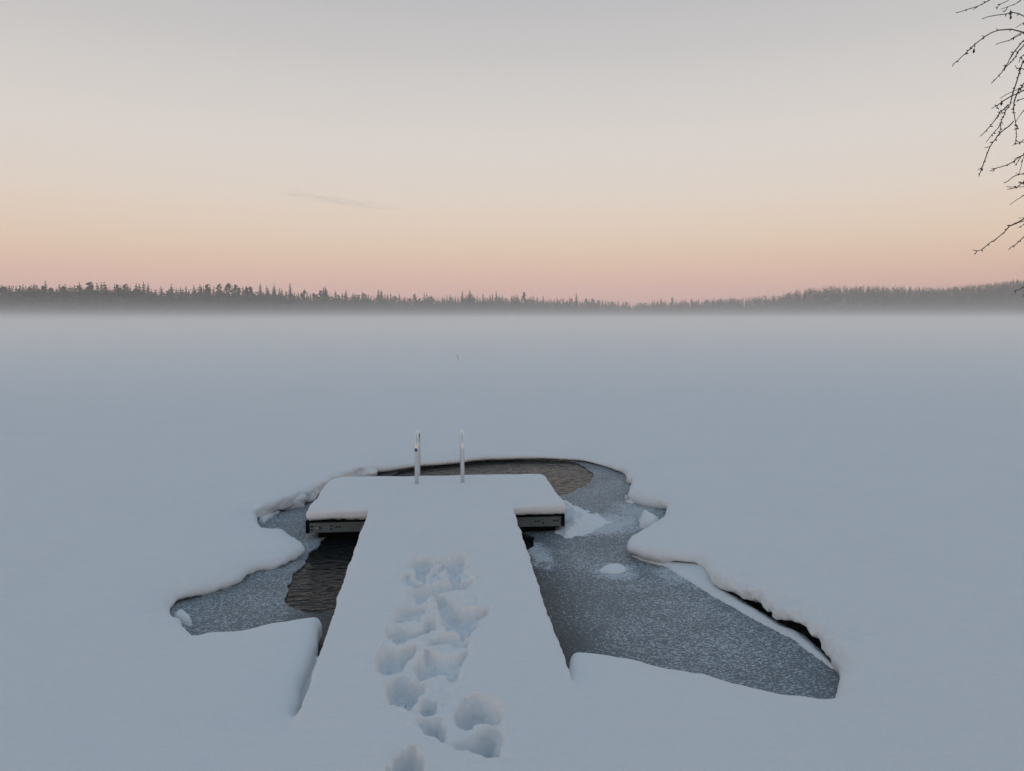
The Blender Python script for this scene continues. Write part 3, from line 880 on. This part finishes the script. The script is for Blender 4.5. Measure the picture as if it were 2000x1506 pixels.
# ------------------------------------------------------------------ broken slabs of snow and ice at the left rim
def block(name, u, v, size, rot, label, seed, z=0.0, mat=None, group=None, cat='snow'):
    """A rough broken slab: a box of many faces with knocked-off corners."""
    rng = random.Random(seed)
    bm = bmesh.new()
    bmesh.ops.create_cube(bm, size=1)
    bmesh.ops.subdivide_edges(bm, edges=bm.edges[:], cuts=7, use_grid_fill=True)
    for w in bm.verts:
        p = w.co
        q = Vector((p.x, p.y, p.z))
        # superellipsoid rounding
        m = (abs(q.x * 2) ** 5 + abs(q.y * 2) ** 5 + abs(q.z * 2) ** 5) ** 0.2
        q = q / max(m, 1e-3) * max(abs(q.x), abs(q.y), abs(q.z)) * 2
        q = Vector((q.x * size[0], q.y * size[1], q.z * size[2]))
        nz = float(fbm(q.x * 1.0 + 3.1 * seed + q.z, q.y + q.z * 0.7, 0.16, seed, 3)) * 0.035
        w.co = q + q.normalized() * nz
    me = bpy.data.meshes.new(name)
    bm.to_mesh(me)
    bm.free()
    me.polygons.foreach_set('use_smooth', [True] * len(me.polygons))
    me.materials.append(mat or M_SNOW)
    p = ground(u, v, z)
    o = obj(name, me, loc=(p[0], p[1], z + size[2] * 0.42))
    o.rotation_euler = [R(a) for a in rot]
    return tag(o, label, cat, group)
block('snow_slab', 566, 991, (0.30, 0.18, 0.15), (10, 6, 25), 'broken snow slab leaning in the cut of the left bank', 4, 0.0, group='broken slabs at the left rim')
block('snow_slab', 603, 971, (0.22, 0.18, 0.13), (-4, 12, -20), 'smaller snow slab squeezed between left bank and jetty', 7, 0.0, group='broken slabs at the left rim')
block('snow_slab', 655, 944, (0.50, 0.24, 0.13), (5, 9, 12), 'tilted snow slab behind the left corner of the jetty', 9, 0.02, group='broken slabs at the left rim')
block('snow_slab', 700, 934, (0.42, 0.18, 0.10), (12, -5, -14), 'snow slab at the rim left of the ladder, behind the jetty', 11, 0.0, group='broken slabs at the left rim')

# ------------------------------------------------------------------ a stick out on the lake
q = ground(897, 703, 0.22)
dd = q[1] / 1.0
top_p = along(891, 691, np.linalg.norm(q - EYE) / np.linalg.norm(pixdir(891, 691)))
o = MB().tube([Vector((0, 0, -0.05)), Vector(top_p - q) * 0.5 + Vector((0.01, 0, 0)), Vector(top_p - q)], [0.017, 0.014, 0.010], 7).build('stick', M_STICK)
o.location = q
tag(o, 'small leaning stick poking out of the snow far out on the lake', 'stick')

# ------------------------------------------------------------------ far shore: terrain
def interp(u, tab):
    return np.interp(u, [t[0] for t in tab], [t[1] for t in tab])
RIDGE_D = [(-600, 390), (0, 410), (480, 460), (700, 540), (1150, 740), (1230, 800), (1450, 930), (1560, 1080), (1800, 1250), (2000, 1400), (2600, 1500)]
SHORE_D = [(-600, 340), (0, 355), (480, 390), (700, 450), (1150, 620), (1230, 650), (1450, 640), (1560, 620), (1800, 600), (2000, 600), (2600, 600)]
SKYLINE = [(-600, 560), (0, 561), (120, 562), (210, 560), (300, 565), (345, 567), (395, 563), (480, 566), (520, 570), (600, 572), (700, 576), (800, 580), (900, 578), (1000, 580), (1100, 583), (1150, 587),
           (1190, 590), (1230, 594), (1260, 592), (1300, 589), (1400, 585), (1500, 576), (1560, 566), (1610, 559), (1700, 558), (1790, 562), (1850, 561), (1920, 554), (1960, 550), (2000, 545), (2200, 545), (2600, 545)]
TREE_H = 17.0
def az_of(u):
    d = pixdir(u, 624)
    return math.atan2(d[0], d[1])
U_TAB = np.linspace(-600, 2600, 321)
A_TAB = np.array([az_of(u) for u in U_TAB])
def u_of_az(a):
    return np.interp(a, A_TAB, U_TAB)
def top_level(u, v, dist):
    """Height of what pixel (u, v) shows at a horizontal distance."""
    d = pixdir(u, v)
    return EYE[2] + d[2] / math.hypot(d[0], d[1]) * dist
def ridge_h(u):
    dist = float(interp(u, RIDGE_D))
    return max(0.4, top_level(u, float(interp(u, SKYLINE)), dist) - TREE_H * 0.86)
RH_TAB = np.array([ridge_h(u) for u in U_TAB])
def land(u, r):
    rs, rd, rh = interp(u, SHORE_D), interp(u, RIDGE_D), np.interp(u, U_TAB, RH_TAB)
    t = (r - rs) / (rd - rs)
    return np.where(t < 0, -0.5 + 0.0 * t, 0.3 + (rh - 0.3) * sstep(0, 1.0, t) * 1.0) - np.clip(t - 1, 0, 9) * 0.12 * rh
us = np.linspace(-600, 2600, 200)
ts = np.concatenate([[-0.05], np.linspace(0, 1.0, 14), [1.05, 1.1]])
hv, hf = [], []
for u in us:
    a = az_of(u)
    rs, rd = float(interp(u, SHORE_D)), float(interp(u, RIDGE_D))
    for t in ts:
        r = rs + t * (rd - rs)
        hv.append((math.sin(a) * r, math.cos(a) * r, float(land(u, r)) + (0.8 * float(vnoise(u, r, 60, 3)) if 0 < t < 1 else 0)))
m_ = len(ts)
for i in range(len(us) - 1):
    for j in range(m_ - 1):
        hf.append((i * m_ + j, i * m_ + j + 1, (i + 1) * m_ + j + 1, (i + 1) * m_ + j))
tag(obj('hills', mesh_np('hills', np.array(hv), np.array(hf)[:, ::-1], M_SNOW)), 'low snowy hills along the far shore', kind='structure')

# ------------------------------------------------------------------ far shore: trees
def spruce_parts(seed, whorls, n, slim, ragged=1.0):
    """Unit-height spruce: jagged drooping skirts, wider downward. Returns (crown verts, faces)."""
    rng = random.Random(seed)
    v, f = [], []
    for w in range(whorls):
        t = w / (whorls - 1)
        z = 0.985 - 0.86 * t ** 0.92
        r = (0.016 + slim * t ** 0.70) * rng.uniform(0.82, 1.18)
        drop = 0.035 + 0.05 * t
        o = len(v)
        v.append((rng.uniform(-1, 1) * 0.006, rng.uniform(-1, 1) * 0.006, z + 0.035 + 0.02 * t))
        ph = rng.uniform(0, 6)
        for k in range(2 * n):
            a = ph + math.pi * k / n + rng.uniform(-0.15, 0.15)
            q = r * (rng.uniform(0.75, 1.25) if k % 2 == 0 else rng.uniform(0.55, 0.78)) ** ragged
            v.append((q * math.cos(a), q * math.sin(a), z - (drop * rng.uniform(0.7, 1.2) if k % 2 == 0 else drop * 0.25)))
        for k in range(2 * n):
            f.append((o, o + 1 + k, o + 1 + (k + 1) % (2 * n)))
    o = len(v)
    v += [(0.004, 0, 0.94), (-0.004, 0.003, 0.94), (0, -0.004, 0.94), (0, 0, 1.0)]
    f += [(o, o + 1, o + 3), (o + 1, o + 2, o + 3), (o + 2, o, o + 3)]
    return v, f
ICO = None
def ico():
    global ICO
    if ICO is None:
        bm = bmesh.new()
        bmesh.ops.create_icosphere(bm, subdivisions=1, radius=1)
        ICO = ([tuple(w.co) for w in bm.verts], [tuple(w.index for w in p.verts) for p in bm.faces])
        bm.free()
    return ICO
def pine_parts(seed, clumps, wide):
    """Unit-height pine: flattened tufts of foliage on the upper half."""
    rng = random.Random(seed)
    v, f = [], []
    iv_, if_ = ico()
    for c in range(clumps):
        t = (c + 0.5) / clumps
        z = 0.50 + 0.47 * t
        a = rng.uniform(0, 6.28)
        sp = wide * (1.05 - 0.80 * t ** 1.6) * rng.uniform(0.25, 1.0)
        cx, cy_ = sp * math.cos(a), sp * math.sin(a)
        rx, rz = wide * rng.uniform(0.34, 0.62) * (1.08 - 0.55 * t), rng.uniform(0.024, 0.048)
        o = len(v)
        for p in iv_:
            j = rng.uniform(0.55, 1.35)
            v.append((cx + p[0] * rx * j, cy_ + p[1] * rx * j, z + p[2] * rz * j * (0.6 if p[2] < 0 else 1.15)))
        f += [tuple(i + o for i in q) for q in if_]
    return v, f
def trunk_mesh(name, r, top):
    mb = MB().tube([(0, 0, -0.03), (0.004, 0, top * 0.5), (0, 0.003, top)], [r, r * 0.75, r * 0.25], 6)
    return mesh_py(name, mb.v, mb.f, M_BARK)
SPRUCE, PINE = [], []
for k in range(7):
    v, f = spruce_parts(10 + k, 15, 7, (0.17, 0.20, 0.14, 0.22, 0.18, 0.12, 0.19)[k])
    SPRUCE.append((trunk_mesh('spruce_trunk', 0.011, 0.95), mesh_py('spruce_crown', v, f, M_SPRUCE)))
for k in range(5):
    v, f = pine_parts(40 + k, 26, (0.12, 0.14, 0.105, 0.155, 0.125)[k])
    PINE.append((trunk_mesh('pine_trunk', 0.013, 0.96), mesh_py('pine_crown', v, f, M_PINE)))

rng = random.Random(5)
# trees that stand out on the skyline: (pixel x, pixel y of the tip, kind, own label)
NOTABLE = [
    (94, 549, 'spruce', 'tall thin spruce spiking above the left treeline'),
    (160, 551, 'spruce', None), (181, 550, 'pine', 'lone ragged-topped pine rising over the left treeline'),
    (282, 550, 'spruce', 'slender spruce with the highest tip right of the left pines'),
    (270, 553, 'spruce', None), (291, 553, 'spruce', None), (338, 555, 'spruce', None), (382, 557, 'spruce', 'needle-thin spruce beside the gap in the far treeline'), (366, 560, 'spruce', None),
    (407, 554, 'pine', 'broad dome-shaped pine right of the treeline gap'), (430, 554, 'pine', 'thin see-through pine between two broad crowns'), (448, 552, 'pine', 'tallest round-topped pine in the far treeline'),
    (464, 556, 'pine', None), (482, 560, 'pine', None), (510, 554, 'spruce', None), (523, 558, 'spruce', None), (538, 554, 'spruce', 'pole-like spruce left of the middle treeline'), (569, 554, 'spruce', 'pointed spruce towering over its neighbours, left of centre'),
    (638, 558, 'spruce', None), (632, 561, 'spruce', None), (676, 565, 'spruce', None), (740, 564, 'spruce', None), (745, 566, 'spruce', None), (903, 568, 'spruce', None), (918, 566, 'spruce', 'twin-tipped tall spruce near the middle of the far treeline'), (969, 569, 'spruce', None), (1024, 569, 'pine', None),
    (1125, 572, 'spruce', 'broad pointed spruce where the treeline starts to fall'), (1290, 581, 'spruce', None), (1312, 580, 'pine', None)]
def place_tree(u, vtip, kind, dist, label, group, k=None, idx=[0]):
    a = az_of(u)
    zt = top_level(u, vtip, dist)
    zg = float(land(u, dist))
    hgt = zt - zg
    src = (SPRUCE if kind == 'spruce' else PINE)
    tr, cr = src[(rng.randrange(len(src)) if k is None else k) % len(src)]
    root = obj(kind + '_tree', None, loc=(math.sin(a) * dist, math.cos(a) * dist, zg))
    wide = rng.uniform(1.0, 1.35)
    if hgt > 21:
        wide *= 0.85
    root.scale = (hgt * wide, hgt * wide, hgt)
    root.rotation_euler = (rng.uniform(-0.02, 0.02), rng.uniform(-0.02, 0.02), rng.uniform(0, 6.28))
    obj('trunk', tr, root)
    obj('crown', cr, root)
    return tag(root, label, 'tree', group)
SECTIONS = [(60, 'at the left edge of the view'), (175, 'left of the lone ragged-topped pine'), (275, 'right of the lone ragged-topped pine'), (392, 'just left of its gap'), (490, 'in the clump of round pines'),
            (580, 'just right of the round pines'), (700, 'above the left end of the platform'), (815, 'left above the ladder'), (905, 'above the ladder rails'), (1010, 'right of the twin-tipped tall spruce'),
            (1130, 'before it starts to fall right of centre'), (1235, 'falling to its lowest dip'), (1330, 'just right of its lowest dip'), (9999, 'climbing onto the right-hand hill')]
used = []
for u, v, kind, label in NOTABLE:
    for lim_u, where in SECTIONS:
        if u < lim_u:
            break
    lab = label or f'taller {kind} in the far treeline {where}'
    place_tree(u, v, kind, float(interp(u, RIDGE_D)) - rng.uniform(5, 40), lab, f'{kind} trees of the far treeline')
    used.append(u)
u, count = -25.0, len(NOTABLE)
while count < 300 and u < 1560:
    dist = float(interp(u, RIDGE_D)) - rng.uniform(0, 55)
    v = float(interp(u, SKYLINE)) + rng.uniform(-7.5, 4.5) * 540 / dist
    kind = 'pine' if rng.random() < (0.24 if u < 500 else 0.10) else 'spruce'
    for lim_u, where in SECTIONS:
        if u < lim_u:
            break
    place_tree(u, v, kind, dist, f'{kind} of even height in the far treeline {where}', f'{kind} trees of the far treeline')
    count += 1
    u += rng.uniform(3.2, 7.4) * (540 / dist) ** 0.35
print('individual trees', count, 'to', u)

# the mass of the wood behind and below them, and over the right-hand hill
FS = [spruce_parts(70 + k, 7, 5, (0.17, 0.20, 0.14, 0.18)[k]) for k in range(4)] + [pine_parts(90 + k, 8, (0.16, 0.19)[k]) for k in range(2)]
FS = [(np.array(v), np.array(f)) for v, f in FS]
fv, ff_, off = [], [], 0
nrng = np.random.RandomState(4)
def forest_tree(u, dist, hgt):
    global off
    a = az_of(u)
    v, f = FS[nrng.randint(4) if nrng.rand() < 0.75 else 4 + nrng.randint(2)]
    ang = nrng.rand() * 6.28
    w = hgt * nrng.uniform(0.85, 1.2)
    c, s = math.cos(ang), math.sin(ang)
    z = float(land(u, dist))
    p = np.stack([math.sin(a) * dist + (v[:, 0] * c - v[:, 1] * s) * w, math.cos(a) * dist + (v[:, 0] * s + v[:, 1] * c) * w, z - 0.5 + v[:, 2] * hgt], 1)
    fv.append(p)
    ff_.append(f + off)
    off += len(v)
for u in np.arange(-420, 2420, 3.2):
    rs, rd = float(interp(u, SHORE_D)), float(interp(u, RIDGE_D))
    rows = 5 + int((rd - rs) / 36)
    for k in range(rows):
        uu = u + nrng.uniform(-3, 3)
        t = (k + nrng.rand()) / rows
        dist = rs + t * (rd - rs)
        hgt = TREE_H * nrng.uniform(0.55, 0.95) * (0.75 if t < 0.15 else 1)
        if t > 0.8:
            if -30 < uu < 1400:
                hgt = min(hgt, top_level(uu, float(interp(uu, SKYLINE)) + nrng.uniform(1, 11) * 480 / dist, dist) - float(land(uu, dist)))
            else:
                if nrng.rand() < 0.55:
                    continue
                amp = float(np.interp(uu, [1400, 1800, 1900], [1.0, 1.0, 0.6]))
                hgt = top_level(uu, float(interp(uu, SKYLINE)) + nrng.uniform(-4.5, 6) * amp, dist) - float(land(uu, dist))
        if hgt > 4:
            forest_tree(uu, dist, hgt)
print('forest trees', len(fv))
tag(obj('forest', mesh_np('forest', np.concatenate(fv), np.concatenate(ff_), M_SPRUCE, False)), 'dense conifer forest covering the far shore and the hill on the right', kind='stuff')

# ------------------------------------------------------------------ birch leaning in at the right edge
TWIGS = [
    [(1933, 0), (1909, 12), (1887, 19), (1877, 23), (1867, 25)], [(1909, 13), (1900, 19)],
    [(1971, 0), (1955, 8), (1948, 13), (1944, 15)],
    [(1994, 0), (1982, 8), (1970, 13), (1955, 18)], [(1968, 14), (1964, 20), (1958, 23)],
    [(2000, 32), (1990, 27), (1978, 24), (1965, 27), (1945, 30), (1930, 33), (1918, 37)], [(1978, 24), (1974, 21)],
    [(2000, 44), (1990, 50), (1984, 54)],
    [(2000, 63), (1988, 60), (1975, 57), (1950, 59), (1936, 64), (1922, 72), (1908, 83), (1890, 100), (1872, 117), (1862, 125), (1860, 130)], [(1950, 59), (1945, 56)], [(1922, 71), (1917, 70)],
    [(2000, 62), (1985, 72), (1972, 79), (1956, 83), (1945, 87)], [(1995, 63), (1980, 73), (1970, 80)],
    [(2000, 78), (1984, 97), (1975, 110), (1966, 127), (1956, 142), (1951, 148), (1945, 155), (1936, 163)], [(1951, 146), (1953, 151)],
    [(2000, 88), (1989, 100), (1985, 108), (1977, 120), (1966, 130), (1957, 140)],
    [(2000, 107), (1992, 114), (1990, 122)],
    [(2000, 136), (1994, 133), (1986, 133), (1983, 128)],
    [(1998, 118), (1993, 134), (1987, 155), (1982, 170), (1977, 187), (1973, 203), (1965, 215), (1962, 222), (1956, 237)], [(1956, 237), (1951, 243)], [(1957, 238), (1959, 243)],
    [(2000, 162), (1990, 177), (1983, 191), (1980, 203), (1980, 222), (1984, 240), (1985, 265), (1984, 282)], [(2000, 278), (1993, 278), (1985, 281), (1977, 284)], [(1984, 242), (1988, 248), (1984, 253)], [(2000, 272), (1993, 278), (1985, 275)],
    [(1980, 237), (1970, 247), (1955, 258), (1948, 266), (1940, 277), (1933, 287), (1929, 297), (1924, 312), (1918, 327), (1912, 344)], [(1933, 286), (1922, 289)], [(1918, 327), (1910, 332)], [(1955, 243), (1953, 258), (1948, 266)],
    [(1969, 205), (1952, 221), (1945, 232), (1936, 244), (1929, 252), (1915, 266)],
    [(1956, 238), (1948, 252), (1935, 265), (1926, 278)],
    [(2000, 170), (1985, 176), (1970, 182), (1953, 192)], [(2000, 176), (1975, 188), (1960, 197), (1948, 206), (1937, 212)], [(1949, 206), (1946, 212)],
    [(2000, 215), (1990, 228), (1984, 238)],
    [(2000, 192), (1992, 195), (1985, 199)],
    [(2000, 303), (1990, 307), (1978, 317), (1962, 324), (1948, 328), (1943, 330), (1934, 334)], [(1943, 329), (1936, 329)], [(1943, 330), (1939, 336)], [(1994, 305), (1979, 310)], [(1994, 306), (1982, 324)],
    [(2000, 340), (1990, 340), (1978, 346), (1967, 355), (1961, 357)], [(1990, 340), (1983, 339)],
    [(2000, 355), (1985, 366), (1975, 369), (1967, 370)], [(2000, 365), (1985, 366), (1966, 365)], [(2000, 357), (1993, 355)],
    [(2000, 382), (1985, 390), (1972, 400)],
    [(2000, 428), (1988, 434), (1972, 441), (1962, 453), (1945, 467), (1930, 477), (1918, 487), (1908, 491), (1900, 488)], [(1908, 491), (1904, 497)], [(1974, 440), (1968, 440)], [(2000, 425), (1989, 426)], [(2000, 432), (1986, 436), (1976, 441)],
    [(2000, 463), (1992, 470), (1985, 477), (1975, 482), (1970, 488)], [(2000, 439), (1988, 445)],
    [(2000, 561), (1992, 565), (1985, 567), (1981, 569)], [(1985, 567), (1982, 575)], [(2000, 576), (1997, 580)]]
TX, TY = 3.35, 2.35
birch = tag(obj('birch_tree', None, loc=(TX, TY, float(base_height(TX, TY)) - 0.05)), 'bare birch whose thin drooping twigs hang in at the upper right', 'tree')
BO = Vector(birch.location)
def birch_bark():
    m, nt, b = new_mat('birch_bark')
    n = noise(nt, coords(nt, (3, 3, 22)), 1.0, 4)
    nt.links.new(mixcol(nt, ramp1(nt, n, 0.56, 0.64), (0.62, 0.60, 0.57), (0.05, 0.045, 0.04)), b.inputs['Base Color'])
    b.inputs['Roughness'].default_value = 0.75
    return m
M_BIRCH = birch_bark()
tp = [(0, 0, -0.2), (0.01, 0.02, 0.6), (-0.03, 0.03, 1.6), (0.02, 0.0, 2.8), (-0.04, 0.05, 4.0), (0.0, 0.02, 5.4), (0.05, 0.0, 6.8), (0.02, 0.03, 8.2)]
MB().tube(tp, [0.13, 0.11, 0.10, 0.085, 0.07, 0.05, 0.03, 0.012], 14).build('trunk', M_BIRCH, birch, True)
rng = random.Random(12)
def twig_depth(v):
    return 2.75 + 0.22 * math.sin(v * 0.031) + 0.12 * math.sin(v * 0.083 + 1)
# limbs outside the frame that carry the twigs
LIMBS = []
for k, (u, v, hz) in enumerate([(2040, -70, 4.3), (2050, 20, 3.9), (2045, 90, 3.7), (2040, 180, 3.4), (2045, 290, 3.1), (2040, 400, 2.85), (2045, 545, 2.55)]):
    tip = Vector(along(u, v, twig_depth(v)))
    st = Vector((TX, TY, hz - 0.2))
    mid = st.lerp(tip, 0.55) + Vector((0, 0.05 * math.sin(k), 0.16))
    pts = [st, st.lerp(mid, 0.5) + Vector((0, 0, 0.06)), mid, mid.lerp(tip, 0.6) + Vector((0, 0, 0.04)), tip]
    LIMBS.append((tip, MB().tube([p - BO for p in pts], [0.022, 0.016, 0.011, 0.008, 0.005], 8).build('branch', M_TWIG, birch, True)))
for tw in TWIGS:
    pts = []
    jit = rng.uniform(-0.10, 0.10) if tw[0][0] >= 1990 or tw[0][1] < 3 else 0
    for (u, v) in tw:
        pts.append(Vector(along(u, v, twig_depth(v) + jit * min(1, (u - 1860) / 60) * 0.0)))
    start_r = 0.0024 if len(tw) > 4 else (0.0019 if len(tw) > 2 else 0.0015)
    if tw[0][0] >= 1990 or tw[0][1] < 3:
        tip = min((l[0] for l in LIMBS), key=lambda q: (q - pts[0]).length)
        pts = [tip, tip.lerp(pts[0], 0.55) + Vector((0, 0, 0.012))] + pts
    # subdivide with a little kink at each bud
    fine = []
    for a, b in zip(pts[:-1], pts[1:]):
        kn = max(1, int((b - a).length / 0.03))
        for q in range(kn):
            fine.append(a.lerp(b, q / kn) + Vector((rng.uniform(-1, 1), rng.uniform(-1, 1), rng.uniform(-1, 1))) * 0.0009)
    fine.append(pts[-1])
    nf = len(fine)
    rad = [start_r * (1 - 0.45 * i / max(1, nf - 1)) for i in range(nf)]
    mb = MB().tube([p - BO for p in fine], rad, 6)
    for i in range(1, nf - 1):             # buds
        if rng.random() < 0.50:
            dvec = (fine[min(i + 1, nf - 1)] - fine[i]).normalized()
            side = Vector((rng.uniform(-1, 1), rng.uniform(-0.4, 0.4), rng.uniform(-1, 0.5))).normalized()
            ax = (dvec + side * 0.9).normalized() * rng.uniform(0.007, 0.014)
            c = fine[i] - BO
            mb.tube([c, c + ax * 0.5, c + ax], [0.0014, 0.0024, 0.0007], 5)
    mb.build('twig', M_TWIG, birch, True)
for u, v in ((1902, 101), (1973, 27), (1974, 35), (1956, 203)):       # last withered leaves / catkins
    c = Vector(along(u, v, twig_depth(v))) - BO
    mb = MB().tube([c + Vector((0.001, 0, 0.014)), c + Vector((0, 0, 0.005)), c, c + Vector((-0.002, 0, -0.006))], [0.0006, 0.0035, 0.0045, 0.0012], 6)
    mb.build('catkin', M_TWIG, birch, True)

# ------------------------------------------------------------------ air
def volume_mat(name, density, color=(0.965, 0.99, 1.0), falloff=None):
    m = bpy.data.materials.new(name)
    m.use_nodes = True
    nt = m.node_tree
    nt.nodes.clear()
    out = nt.nodes.new('ShaderNodeOutputMaterial')
    v = nt.nodes.new('ShaderNodeVolumePrincipled')
    v.inputs['Color'].default_value = (*color, 1)
    v.inputs['Density'].default_value = density
    v.inputs['Anisotropy'].default_value = 0.8
    nt.links.new(v.outputs[0], out.inputs['Volume'])
    if falloff:
        g = N(nt, 'ShaderNodeNewGeometry')
        s = N(nt, 'ShaderNodeSeparateXYZ', ins={0: g.outputs['Position']})
        e = N(nt, 'ShaderNodeMath', operation='MULTIPLY', ins={0: s.outputs['Z'], 1: -1.0 / falloff}).outputs[0]
        e = N(nt, 'ShaderNodeMath', operation='EXPONENT', ins={0: e}).outputs[0]
        e = N(nt, 'ShaderNodeMath', operation='MULTIPLY', ins={0: e, 1: density}).outputs[0]
        # the mist lies out on the lake and thins to nothing towards this shore
        e = N(nt, 'ShaderNodeMath', operation='MULTIPLY', ins={0: e, 1: ramp1(nt, s.outputs['Y'], 6.0, 24.0)}).outputs[0]
        nt.links.new(e, v.inputs['Density'])
    return m
top_all = float(np.concatenate(fv)[:, 2].max()) + 4
M_HAZE = volume_mat('haze', 0.00042, (0.99, 0.97, 0.95))
tag(MB().box(-1100, 1500, -230, 1560, -1.6, max(top_all, 30)).build('haze', M_HAZE), 'thin blue-grey dusk haze over lake and forest', kind='stuff')
M_MIST = volume_mat('mist', 0.105, falloff=0.92)
mist = tag(MB().box(-1090, 1490, -210, 1550, -1.4, 9).build('haze', M_MIST), 'low white mist lying over the snow-covered lake', kind='stuff')
